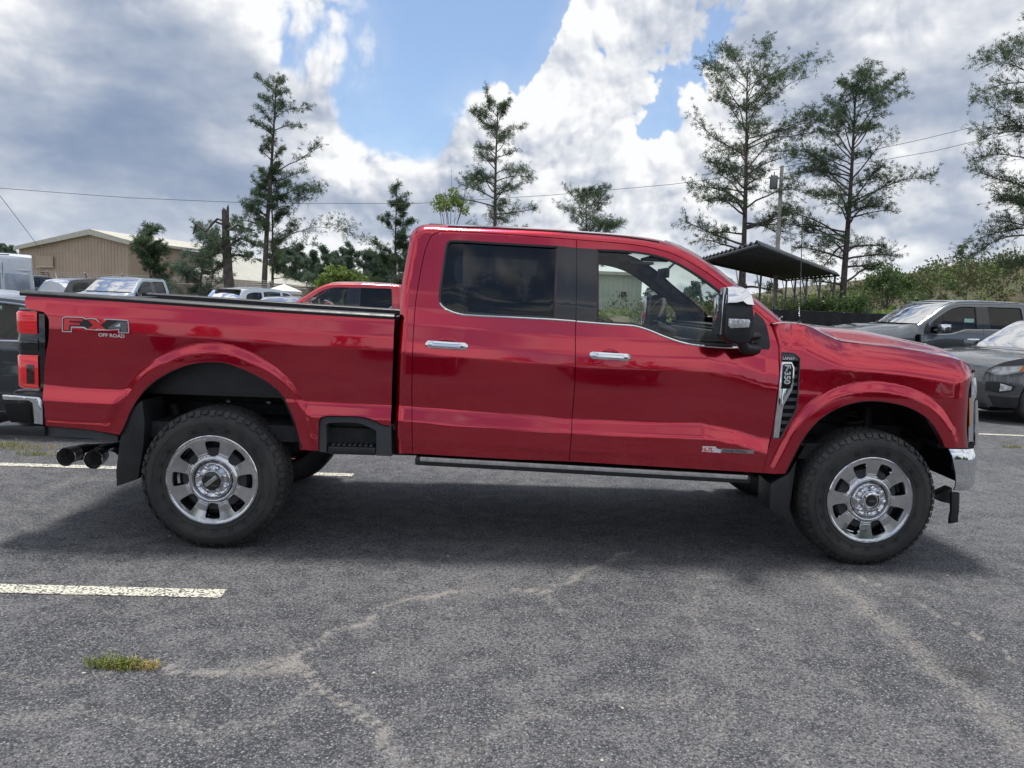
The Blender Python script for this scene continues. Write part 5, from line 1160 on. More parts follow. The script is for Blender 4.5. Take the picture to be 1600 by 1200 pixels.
# right-hand bushes and the hill
bush(gp(1385, 33), (1.5, 1.3, 1.5), 2600, .085, 111, 'grey-green leafy small tree at the foot of the brushy hill', LEAF, 'small_tree', 'tree', stems=9, trunk=.05, zc_=3.1)
bush(gp(1300, 31), (1.9, 1.2, 1.45), 2600, .09, 112, 'rounded green bush under the right end of the carport', LEAF, zc_=1.6)
bush(gp(1395, 27), (1.35, 1.2, 1.3), 2300, .08, 113, 'bright yellow-green bush hanging over the black fence', LEAFY, zc_=1.2)
bush(gp(1225, 42), (3.0, 1.2, 1.1), 1600, .11, 114, 'low yellow-green bush seen behind the carport posts', LEAFY, zc_=1.3)
bush(gp(1340, 30), (1.2, 1.0, 1.3), 1700, .085, 115, 'mid-green bush between the tall pine trunk and the yellow-green bush', LEAF, zc_=1.6)
bush(gp(1435, 30), (1.0, 1.0, .9), 1000, .085, 117, 'low green bush behind the windscreen of the dark grey pickup', LEAF, zc_=1.9)
bush(gp(140, 44), (1.7, .9, .75), 1500, .09, 116, 'clipped green shrub against the tan building', LEAFY, 'shrub', 'shrub', zc_=1.1)
bush(gp(385, 40), (1.4, .9, .6), 900, .09, 118, 'dark green shrub at the foot of the tall thin pine', LEAF, 'shrub', 'shrub', zc_=.9)
bush(gp(535, 85), (3.2, 2, 2.4), 1500, .25, 119, 'lighter green broadleaf tree low among the far dark pines', LEAFY, 'broadleaf_tree', 'tree', stems=6, trunk=.12, zc_=3.2)
bush(gp(975, 40), (2.2, .8, .7), 1200, .09, 120, 'green shrub at the foot of the pale shed, seen through the front window', LEAFY, 'shrub', 'shrub', zc_=.9)
rr = [P(u, v, 48) for u, v in ((1150, 474), (1250, 470), (1330, 462), (1390, 450), (1424, 436), (1460, 432), (1502, 424), (1567, 409), (1600, 399), (1700, 385), (1900, 380), (2400, 420))]
hx = np.array([p[0] for p in rr]); hzv = np.array([p[2] for p in rr])-.85
def hill_z(x, y): return np.interp(x, hx, hzv)*ss_((y-29)/17)*(1-.2*ss_((y-55)/40))
xs2 = np.linspace(9, 75, 70); ys2 = np.linspace(28.5, 95, 50); X, Y = np.meshgrid(xs2, ys2); from mathutils import noise as mn
Z = hill_z(X, Y)+np.array([[.35*mn.noise(Vector((x*.35, y*.35, 0)))*min(1, max(0, (y-30)/6)) for x in xs2] for y in ys2])+.005
V = np.stack([X.ravel(), Y.ravel(), Z.ravel()], 1); i0 = (np.arange(49)[:, None]*70+np.arange(69)[None]).ravel()
tag(mesh('hillside', V, np.stack([i0, i0+1, i0+71, i0+70], 1), M('hill_soil', (.10, .075, .05), .95, col2=(.075, .085, .04), vs=.5, bump=.05, bs=3), None, 60), kind='structure')
rg = np.random.default_rng(9); n = 90000; k_ = 2000
cx_ = rg.uniform(10, 74, k_); cy_ = rg.uniform(30.5, 62, k_); w_ = rg.integers(0, k_, n); rad = (rg.uniform(0, 1, k_)**2*1.3+.25)[w_]; a = rg.uniform(0, 6.28, n); rr_ = rad*np.sqrt(rg.uniform(0, 1, n)); px = cx_[w_]+rr_*np.cos(a); py = cy_[w_]+rr_*np.sin(a)
pz = hill_z(px, py)+rg.uniform(0, 1.15, n)*np.sqrt(np.maximum(0, 1-(rr_/(rad+.01))**2))*np.minimum(1.3, rad*1.25)
pos = np.stack([px, py, pz], 1); q = rg.normal(0, 1, (n, 3)); q[:, 2] *= 1.4; q /= np.linalg.norm(q, axis=1, keepdims=True); b_ = np.cross(q, rg.normal(0, 1, (n, 3))); b_ /= np.linalg.norm(b_, axis=1, keepdims=True); s = .12*rg.uniform(.6, 1.4, (n, 1))
V = np.stack([pos-q*s, pos-b_*s*.5, pos+q*s, pos+b_*s*.5], 1).reshape(-1, 3); h_ = n//2
for i_, (sl, mt, lb) in enumerate(((w_ % 10 < 5, LEAFB, 'dry brown-green brush covering the hillside'), ((w_ % 10 > 4) & (w_ % 10 < 9), LEAF, 'dark green scrub covering the hillside'), (w_ % 10 == 9, LEAFY, 'bright green bushes dotted over the hillside'))):
    vv = V.reshape(n, 4, 3)[sl].reshape(-1, 3); tag(mesh('hill_brush', vv, np.arange(len(vv)).reshape(-1, 4), mt, None), lb, 'brush', kind='stuff')
# tall weeds on the ridge, a spindly sapling
n = 1500; bx = rg.uniform(17, 40, n); by = rg.uniform(42, 52, n); bz = hill_z(bx, by); hgt_ = rg.uniform(.4, 1.5, n); dx = rg.normal(0, .15, n); V = np.stack([np.stack([bx-.012, by, bz], 1), np.stack([bx+.012, by, bz], 1), np.stack([bx+dx, by, bz+hgt_], 1)], 1).reshape(-1, 3)
tag(mesh('tall_weeds', V, np.arange(n*3).reshape(-1, 3), LEAFB, None), 'thin tall weeds standing along the hill ridge', 'weeds', kind='stuff')
p = P(1500, 425, 46); bush((p[0], 46, p[2]-.4), (.55, .5, .8), 120, .11, 131, 'spindly sapling standing alone on the hill ridge', LEAF, 'sapling', 'tree', stems=3, trunk=.03, zc_=1.6)
# grass growing in the cracks
def grass(u, v, n, r, h, seed, label, mats=(LEAFY, LEAFB), el=1.0):
    rg = np.random.default_rng(seed); c = G(u, v); root = empty('grass_tuft', c); tag(root, label, 'grass tuft')
    for mi_, mt in enumerate(mats):
        V = []; F = []
        for i in range(n):
            a = rg.uniform(0, 6.28); q = math.sqrt(rg.uniform(0, 1))*r; x = q*math.cos(a)*el+(.0 if mi_ else -r*.6*el); y = q*math.sin(a)*.45; hh = h*rg.uniform(.4, 1.1)*(1 if not mi_ else .7); d = rg.normal(0, .55, 2)*hh; w = .0022; b0 = len(V); t_ = rg.uniform(0, 3.14); wx, wy = w*math.cos(t_), w*math.sin(t_)
            V += [(x-wx, y-wy, 0), (x+wx, y+wy, 0), (x+d[0]*.35+wx, y+d[1]*.35+wy, hh*.62), (x+d[0]*.35-wx, y+d[1]*.35-wy, hh*.62), (x+d[0], y+d[1], hh*.82)]; F += [(b0, b0+1, b0+2, b0+3), (b0+3, b0+2, b0+4)]
        o = mesh('green_blades' if mi_ == 0 else 'dry_blades', V, F, mt, root)
STRAW = leafmat('straw_blades', (.42, .34, .13), (.55, .46, .20), 20); GRN = leafmat('grass_blades', (.12, .19, .035), (.26, .30, .08), 20)
grass(207, 1043, 190, .075, .062, 1, 'green and straw-coloured grass tuft growing in a pavement crack in the foreground', (GRN, STRAW), 1.6)
grass(1434, 693, 60, .07, .07, 2, 'small grass tuft just in front of the front bumper', (GRN, STRAW)); grass(1592, 700, 60, .10, .06, 3, 'straw-coloured grass tuft at the right edge beyond the bumper', (GRN, STRAW), 1.5); grass(15, 700, 200, .30, .10, 4, 'patchy grass at the left edge beside the dark sedan', (GRN, STRAW), 1.6); grass(75, 712, 60, .12, .06, 5, 'thin dry grass behind the exhaust tips', (GRN, STRAW), 1.5)
# loose pale chips on the asphalt
rg = np.random.default_rng(4)
for (u, v, lb) in ((131, 1053, 'just left of the foreground grass tuft'), (584, 1053, 'below the bend of the sandy crack'), (265, 838, 'just left of the rear tyre'), (972, 1108, 'in the middle of the foreground'), (1184, 985, 'right of the middle foreground'), (700, 870, 'in the shade below the rear door'), (1480, 900, 'below and right of the front tyre'), (940, 1190, 'at the bottom edge of the view')):
    c = G(u, v); V = []; s = .008
    for i in range(6): a = i*1.047; V.append((c[0]+s*rg.uniform(.6, 1.3)*math.cos(a), c[1]+s*rg.uniform(.6, 1.3)*math.sin(a), c[2]+.001))
    V += [(x, y, z+.005) for x, y, z in V]; mb = MB().add(V, [tuple(range(5, -1, -1)), tuple(range(6, 12))]+[(i, (i+1) % 6, (i+1) % 6+6, i+6) for i in range(6)])
    tag(mb.build('stone_chip', M('pale_stone', (.45, .42, .36), .8, var=.1), None), 'pale stone chip on the asphalt '+lb, 'stone', 'loose stone chips on the asphalt')

# ================================================================== BUILDINGS, POLES, FENCES
TAN = M('tan_sheet_metal', (.46, .36, .285), .6, var=.06, vs=.6, bump=.001, bs=3); TAND = M('dark_tan_trim', (.12, .085, .065), .6); CREAM = M('cream_roof_trim', (.55, .53, .46), .5, var=.06); ROOFM = M('pale_metal_roof', (.50, .48, .40), .5, var=.08, vs=1); PALEW = M('pale_green_siding', (.50, .54, .44), .6, var=.05, vs=.5)
def ribbed(name, A, B, zfun, nr, mat, parent, depth=.035):     # vertical ribbed cladding from A to B, top zfun(t)
    A = np.array(A); B = np.array(B); d = B-A; L = np.linalg.norm(d[:2]); nrm = np.array((d[1], -d[0], 0))/L; V = []; F = []
    ts = []
    for i in range(nr): ts += [(i/nr, 0), ((i+.72)/nr, 0), ((i+.78)/nr, 1), ((i+.94)/nr, 1)]
    ts.append((1.0, 0))
    for t, o_ in ts: p = A+d*t+nrm*depth*o_; V += [(p[0], p[1], A[2]), (p[0], p[1], zfun(t))]
    for i in range(len(ts)-1): F.append((2*i, 2*i+2, 2*i+3, 2*i+1))
    return mesh(name, V, F, mat, parent)
def tan_building():
    a, c = P(30, 389, 66), P(200, 381, 62); ap = P(143, 365, 63.4); R = empty('tan_metal_building', (a[0], a[1], -.3)); tag(R, 'tan ribbed metal building with a low gable roof, left background', 'building'); o = np.array((a[0], a[1], -.3))
    A = a-o; C = c-o; Ap = ap-o; tA = (Ap[0]-A[0])/(C[0]-A[0]); A0 = np.array((A[0], A[1], 0)); C0 = np.array((C[0], C[1], 0))
    ribbed('gable_wall', A0, C0, lambda t: A[2]+(Ap[2]-A[2])*t/tA if t < tA else Ap[2]+(C[2]-Ap[2])*(t-tA)/(1-tA), 34, TAN, R)
    back = np.array((4.0, 15.0, 0)); ribbed('side_wall', C0, C0+back, lambda t: C[2], 60, TAN, R)
    up_ = np.array((0, 0, .14)); e = (A-C)/np.linalg.norm(A-C)*.35; f = np.array((.05, -.45, 0))
    MB().prism([A+e+f, Ap+f+up_, Ap+f+up_*2.6, A+e+f+up_*1.6], back).build('roof_left', ROOFM, R)
    MB().prism([Ap+f+up_, C-e+f, C-e+f+up_*1.6, Ap+f+up_*2.6], back).build('roof_right', ROOFM, R)
    for q0, q1 in ((A+e, Ap), (Ap, C-e)):
        g_ = f*1.12; MB().prism([q0+g_-up_*.9, q1+g_-up_*.9, q1+g_+up_*1.9, q0+g_+up_*1.3], (0, -.05, 0)).build('gable_trim', CREAM, R)
    def on(u, v): p = P(u, v, 64); t = (p[0]-a[0])/(c[0]-a[0]); yy = a[1]+(c[1]-a[1])*t; return P(u, v, yy-.05)-o
    for u0, v0, u1, v1 in ((146, 381, 159, 395), (40, 397, 44.5, 406)):
        W_ = empty('window', parent=R); MB().prism([on(u0, v0), on(u1, v0), on(u1, v1), on(u0, v1)], (0, -.06, 0)).build('frame', CREAM, W_); d = 1.5
        MB().prism([on(u0+d, v0+d), on(u1-d, v0+d), on(u1-d, v1-d), on(u0+d, v1-d)], (0, -.08, 0)).build('pane', M('blind_pane', (.38, .42, .40), .3), W_)
    MB().prism([on(58, 400), on(83, 400), on(83, 417), on(58, 417)], (0, -.04, 0)).build('hatch_panel', TAN, R); MB().prism([on(57, 416), on(84, 416.5), on(84, 418), on(57, 417.5)], (0, -.09, 0)).build('hatch_sill', CREAM, R)
    for u, v in ((67, 427), (177, 433)): MB().prism([on(u-2.5, v-2), on(u+2.5, v-2), on(u+2.5, v+2), on(u-2.5, v+2)], (0, -.12, 0)).build('wall_vent', TAND, R)
    MB().tube([on(90, 427)+np.array((0, -.3, 0)), on(99, 438)+np.array((0, -1.0, 0))], .06, 6).build('leaning_pipe', CREAM, R); MB().tube([on(43, 415), on(47, 408)], .05, 6).build('down_spout', CREAM, R)
tan_building()
def low_building():
    A = P(295, 429, 50); B = P(503, 449.5, 98); C = P(415, 406, 108); D = P(332, 396, 60); o = np.array((A[0], A[1], -.3)); R = empty('low_tan_building', o); tag(R, 'long low tan building with a pale sheet-metal roof behind the tall thin pine', 'building')
    q = [A-o, B-o, C-o, D-o]; rows = []
    n = 40; dn = np.array((0, 0, -.12)); mb = MB()
    for i in range(n):
        t0, t1 = i/n, (i+.9)/n; mb.prism([q[0]+(q[1]-q[0])*t0, q[0]+(q[1]-q[0])*t1, q[3]+(q[2]-q[3])*t1, q[3]+(q[2]-q[3])*t0], dn)
        mb.prism([q[0]+(q[1]-q[0])*t1, q[0]+(q[1]-q[0])*(i+1)/n, q[3]+(q[2]-q[3])*(i+1)/n, q[3]+(q[2]-q[3])*t1], dn*.6+np.array((0, 0, 0.0)))
    r_ = mb.build('roof_sheets', ROOFM, R); r_['kind'] = 'stuff'
    g_ = np.array((.3, .7, 0)); a0 = (A-o)+g_; b0 = (B-o)+g_; ribbed('long_wall', (a0[0], a0[1], 0), (b0[0], b0[1], 0), lambda t: a0[2]+(b0[2]-a0[2])*t-.1, 50, TAN, R)
    MB().prism([q[0]-np.array((0, .1, .02)), q[1]-np.array((0, .1, .02)), q[1]-np.array((0, .1, .28)), q[0]-np.array((0, .1, .28))], (0, -.06, 0)).build('gutter', CREAM, R)
    c0 = C-o; d0 = D-o; ribbed('end_wall', (a0[0]-1.5, a0[1]+9, 0), (a0[0], a0[1], 0), lambda t: a0[2]+.2, 12, TAN, R)
low_building()
def shed():
    a, c = P(885, 424, 46), P(1004, 426, 46); R = empty('pale_shed', (a[0], 46, 0)); tag(R, 'pale ribbed metal building seen through the front side window', 'building'); L = c[0]-a[0]
    ribbed('front_wall', (0, 0, 0), (L, 0, 0), lambda t: a[2]-.1, 16, PALEW, R); ribbed('side_wall', (L, 0, 0), (L, 9, 0), lambda t: a[2]-.1, 20, PALEW, R); MB().box((L/2, 4.4, a[2]), (L+.5, 9.6, .2)).build('roof', ROOFM, R)
    p = P(974, 460, 46)-np.array((a[0], 46, 0)); W_ = empty('window', parent=R); MB().box((p[0], -.06, p[2]), (.50, .08, .5)).build('frame', CREAM, W_); MB().box((p[0], -.09, p[2]), (.36, .06, .36)).build('pane', BLKG, W_)
shed()
# carport
def carport():
    zt_ = 3.6; A, B, C, D = (G(u, v, zt_) for u, v in ((1096, 407.5), (1186, 382), (1311, 430), (1165, 441)))
    D = A+(C-B)*.98; o = np.array((B[0], B[1], 0)); R = empty('carport', o); tag(R, 'dark open-sided metal carport with braced posts right of the cab', 'carport')
    e1 = C-B; e2 = A-B; n = 13; V = []; Fq = []; zz = np.array((0, 0, 1.0))
    for i in range(n*2+1):
        t = i/(n*2); h = .13*(i % 2); rg_ = .30*(1-abs(2*t-1)); q0 = e2*t+zz*(zt_+h+0*rg_); q1 = e1+e2*t+zz*(zt_+h)
        V += [tuple(q0), tuple(q1), tuple(q0+zz*.04), tuple(q1+zz*.04)]
    for i in range(n*2): Fq += [(4*i, 4*i+1, 4*i+5, 4*i+4), (4*i+2, 4*i+6, 4*i+7, 4*i+3), (4*i, 4*i+4, 4*i+6, 4*i+2), (4*i+1, 4*i+3, 4*i+7, 4*i+5)]
    DK = M('dark_carport_sheet', (.045, .047, .055), .55, .3, var=.2, vs=1); mesh('roof_sheet', V, Fq, DK, R)
    st = M('carport_steel', (.16, .17, .17), .5, .4, var=.2)
    MB().tube([zz*(zt_-.02), e1+zz*(zt_-.02)], .05, 6).build('eave_beam', DK, R); MB().tube([e2+zz*(zt_-.02), e1+e2+zz*(zt_-.02)], .05, 6).build('eave_beam', DK, R); MB().tube([zz*(zt_-.02), e2+zz*(zt_-.02)], .05, 6).build('eave_beam', DK, R); MB().tube([e1+zz*(zt_-.02), e1+e2+zz*(zt_-.02)], .05, 6).build('eave_beam', DK, R)
    for i in range(7):
        for ed, ts in ((e2, (.45, .6, .75, .9, 1.0)), ):
            pass
    pts_ = [e1+e2*t for t in (0.06, .3, .55, .78, .98)]+[e2*.97+e1*t for t in (.35, .6, .8)]
    d_ = e2/np.linalg.norm(e2)
    for p in pts_:
        q = MB().box((p[0], p[1], zt_/2), (.09, .09, zt_)); q.build('post', st, R)
        MB().tube([p+zz*(zt_-1.0), p+d_*.9+zz*zt_], .035, 6).build('brace', st, R)
carport()
# utility pole and wires
WOOD = M('weathered_pole_wood', (.36, .34, .30), .9, var=.2, vs=3, bump=.01, bs=12)
def pole(u0, u1, v1, Yp, label):
    b_ = gp(u0, Yp); t = P(u1, v1, Yp)-b_; R = empty('utility_pole', b_); tag(R, label, 'utility pole'); MB().tube([(0, 0, 0), t], [.14, .095], 12).build('pole_shaft', WOOD, R, 50); return R, t, b_
R_, t_, b_ = pole(1211, 1222, 259, 38, 'leaning wooden utility pole with a transformer, behind the carport')
tr = P(1209, 285, 38)-b_; MB().lathe([(-.36, .0), (-.36, .19), (-.33, .21), (.30, .21), (.36, .17), (.36, 0)], 20, 'z', tuple(tr)).tube([tr+np.array((0, 0, .3)), tr+np.array((0, 0, .55))], .03, 6).build('transformer', M('transformer_grey', (.17, .18, .18), .5, .3), R_, 40)
MB().box(tuple(t_*.93), (1.4, .10, .10)).build('crossarm', WOOD, R_); 
for s_ in (-.55, 0, .55): MB().lathe([(0, .03), (.05, .05), (.10, .03), (.14, .02), (.14, 0)], 8, 'z', tuple(t_*.93+np.array((s_, 0, .05)))).build('insulator', BLKG, R_, 40)
WIRE = M('wire_black', (.03, .03, .03), .6)
def wire(pts, Yp, label, r=.016, name='power_line'):
    q = [P(u, v, y_) for (u, v), y_ in zip(pts, Yp)]; o = q[0]; w_ = MB().tube([p-o for p in smooth3(q)], r, 5).build(name, WIRE, None, 60); w_.location = tuple(o); tag(w_, label, 'power line')
def smooth3(q, k=5):
    out = []
    for i in range(len(q)-1):
        for t in range(k): out.append(q[i]+(q[i+1]-q[i])*t/k)
    return out+[q[-1]]
yy = lambda *a: a
wire([(-2200, -60), (-700, 190), (-300, 255), (0, 294), (200, 309), (400, 317.5), (650, 318), (860, 305), (1050, 288), (1150, 275), (1217, 264)], [38]*11, 'long sagging power line crossing the sky left of the utility pole', .013)
wire([(1217, 272), (1290, 262), (1380, 250), (1460, 236), (1535, 218), (1700, 190), (2100, 120), (4200, -260)], [38]*8, 'lower wire running right from the utility pole', .013)
wire([(1217, 262), (1300, 248), (1440, 218), (1535, 195), (1700, 155), (2100, 50), (4200, -480)], [38]*7, 'upper wire running right from the utility pole', .013)
wire([(-300, -120), (-100, 170), (0, 306), (30, 345), (62, 388)], [26, 28, 30, 32, 36], 'thin slanting wire at the far left of the sky', .012)
wire([(1231, 330), (1236, 380), (1242, 470)], [37, 36, 34], 'thin guy wire beside the utility pole', .010)
# chain-link fence on the left, black screened fence on the right
GALV = M('galvanised_steel', (.28, .29, .30), .5, .8, var=.2)
def chain():
    x0 = P(20, 450, 40)[0]; x1 = P(480, 450, 40)[0]; R = empty('chain_link_fence', (x0, 40, -.18)); tag(R, 'chain-link fence with barbed wire behind the parked cars on the left', 'fence'); L = x1-x0; n = 8
    for i in range(n+1): MB().tube([(L*i/n, 0, 0), (L*i/n, 0, 2.0), (L*i/n, -.25, 2.35)], .035, 6).build('post', GALV, R, 50)
    for z in (.05, 1.95): MB().tube([(0, 0, z), (L, 0, z)], .022, 5).build('rail', GALV, R)
    for j in range(3): MB().tube([(0, -.08*j-.05, 2.08+.11*j), (L, -.08*j-.05, 2.08+.11*j)], .008, 4).build('barbed_wire', GALV, R)
    V = []; F = []; sp = .12; m_ = int(L/sp)
    for i in range(-17, m_):
        for sg in (1, -1):
            xa = i*sp; xb = xa+2.0
            if sg < 0: xa, xb = xb, xa
            za, zb = 0, 1.95
            if min(xa, xb) < 0 or max(xa, xb) > L: continue
            b0 = len(V); w = .004; V += [(xa-w, .01*sg, za), (xa+w, .01*sg, za), (xb+w, .01*sg, zb), (xb-w, .01*sg, zb)]; F.append((b0, b0+1, b0+2, b0+3))
    mesh('wire_mesh', V, F, GALV, R)['kind'] = 'stuff'
chain()
def screen():
    a = P(1120, 486, 24); c = P(1420, 486, 24); R = empty('screened_fence', (a[0], 24, 0)); tag(R, 'fence hung with black windscreen cloth behind the hood', 'fence'); L = c[0]-a[0]; h = P(1270, 486.5, 24)[2]
    SC = M('black_screen_cloth', (.016, .017, .021), .8, var=.3, vs=2, bump=.01, bs=6); n = 60; rows = []
    for j in range(6): rows.append([(L*i/n, .04*math.sin(i*1.3+j*.2)+.02*math.sin(i*3.1), .05+(h-.05)*j/5+(.02*math.sin(i*.9) if j == 5 else 0)) for i in range(n+1)])
    skin('screen_cloth', rows, SC, R, 60, thick=.006)
    for i in range(7): MB().tube([(L*i/6, .1, 0), (L*i/6, .1, h+.03)], .035, 6).build('post', GALV, R, 50)
    MB().tube([(0, .1, h-.0), (L, .1, h)], .022, 6).build('top_rail', BLK, R)
screen()
# white canopy tent far left
p = P(444, 453, 36); R = empty('canopy_tent', (p[0], 36, -.18)); tag(R, 'white peaked canopy tent between the thin pines and the red pickup', 'canopy tent'); zt_ = p[2]+.18; hw = .75
mesh('canopy_top', [(-hw, -hw, zt_-.05), (hw, -hw, zt_-.05), (hw, hw, zt_-.05), (-hw, hw, zt_-.05), (0, 0, zt_+.30), (-hw, -hw, zt_-.2), (hw, -hw, zt_-.2), (hw, hw, zt_-.2), (-hw, hw, zt_-.2)], [(0, 1, 4), (1, 2, 4), (2, 3, 4), (3, 0, 4), (5, 6, 1, 0), (6, 7, 2, 1), (7, 8, 3, 2), (8, 5, 0, 3)], M('white_canvas', (.72, .72, .70), .7), R)
for sx in (-1, 1):
    for sy in (-1, 1): MB().tube([(sx*hw*.97, sy*hw*.97, 0), (sx*hw*.97, sy*hw*.97, zt_-.05)], .02, 6).build('leg', GALV, R)
# grass verge beyond the lot
gv = np.array([(-400, 41, .0), (400, 41, .0), (400, 900, 0), (-400, 900, 0)]); gv[:, 2] = .012
gv2 = mesh('grass_verge', [tuple(q) for q in gv], [(0, 1, 2, 3)], M('rough_grass', (.06, .075, .03), .95, col2=(.11, .10, .06), vs=.4, bump=.03, bs=3), None); tag(gv2, kind='structure')
# ================================================================== OTHER VEHICLES
def place(root, cx_, wx, wy, ang, z=None):         # put the local point (cx_, YC) at (wx, wy), facing ang
    c, s_ = math.cos(ang), math.sin(ang); root.location = (wx-(c*cx_-s_*YC), wy-(s_*cx_+c*YC), float(gz(wx, wy)) if z is None else z); root.rotation_euler = (0, 0, ang)
SMOKE = glassm('smoked_side_glass', (.25, .28, .27)); LAMPW = M('head_lamp_clear', (.60, .61, .62), .2, .1, coat=1.0, var=.35, vs=14)
def std_mirror(root, mt, cap=None):
    for m_ in (0, 1):
        Mi = empty('door_mirror', parent=root); f = (lambda q: q.mirror()) if m_ else (lambda q: q)
        f(MB().box((3.10, -.12, 1.47), (.13, .26, .17)).tube([(3.14, 0, 1.42), (3.16, .12, 1.42)], .03, 6)).build('mirror_body', mt, Mi, bevel=.03)
        if cap: f(MB().box((3.125, -.13, 1.475), (.12, .28, .155))).build('mirror_cap', cap, Mi, bevel=.025)
SKIP = ('fx4_decal', 'engine_badge', 'antenna', 'towing_mirror', 'roof_lamp', 'washer_nozzle', 'mudflap', 'heat_shield', 'exhaust_tip', 'exhaust_bore', 'exhaust_clamp')
def truck_copy(label, pt, cx_, wx, wy, ang, swap=None, mir=None, cap=None, skip=SKIP):
    sw = {RED: pt}; sw.update(swap or {}); c = copy_tree(TRUCK, None, sw, skip); place(c, cx_, wx, wy, ang); tag(c, label, 'pickup truck'); std_mirror(c, mir or BLK, cap); return c
PI = math.pi
p = P(1543, 500, 10.3); grey_truck = truck_copy('dark grey crew-cab pickup with a green sticker in its window, right of the red hood', GREYP, 2.17, p[0], 11.3, PI, {GL_FRONT: GL_TINT}, GREYP, CHROME, SKIP+('fender_vent',))
st = P(1517, 498, 10.25), P(1530, 517, 10.25)
lx = lambda wp: (grey_truck.location.x-wp[0], grey_truck.location.y-wp[1], wp[2]-grey_truck.location.z)
a, c = lx(st[0]), lx(st[1]); MB().box(((a[0]+c[0])/2, 2-.150, (a[2]+c[2])/2), (abs(a[0]-c[0]), .006, abs(a[2]-c[2]))).build('window_sticker', M('mint_sticker', (.42, .68, .58), .6, var=.1, vs=30), grey_truck)
p = P(551, 465, 12.4); rt = truck_copy('bright red crew-cab pickup facing left, seen over the bed rail behind the cab', REDB, 2.17, p[0], 13.4, PI, None, REDB)
hr = MB()
for yy in (.3, .65, 1.0, 1.35, 1.7): hr.tube([(1.00, yy, 1.40), (.92, yy, 1.92)], .022, 6)
hr.tube([(.92, .25, 1.92), (.92, 1.75, 1.92)], .028, 6).tube([(.98, .25, 1.6), (.98, 1.75, 1.6)], .022, 6).tube([(.92, .3, 1.9), (.5, .3, 1.45)], .022, 6).tube([(.92, 1.7, 1.9), (.5, 1.7, 1.45)], .022, 6); hr.build('headache_rack', ALU, rt, 50)
p = P(192, 450, 23); truck_copy('silver-blue crew-cab pickup facing the camera in front of the tan building', SILVER, 2.6, p[0], 23, math.radians(-96), None, BLK)
p = P(30, 440, 33); truck_copy('black pickup mostly hidden behind the tall white van', BLACKP, 2.1, p[0]+.4, 33, math.radians(70))
p = P(34, 470, 8.3); truck_copy('light silver pickup whose front end shows at the left edge above the dark sedan', LSILV, 4.70, p[0], 8.6, 0.0, None, LSILV)

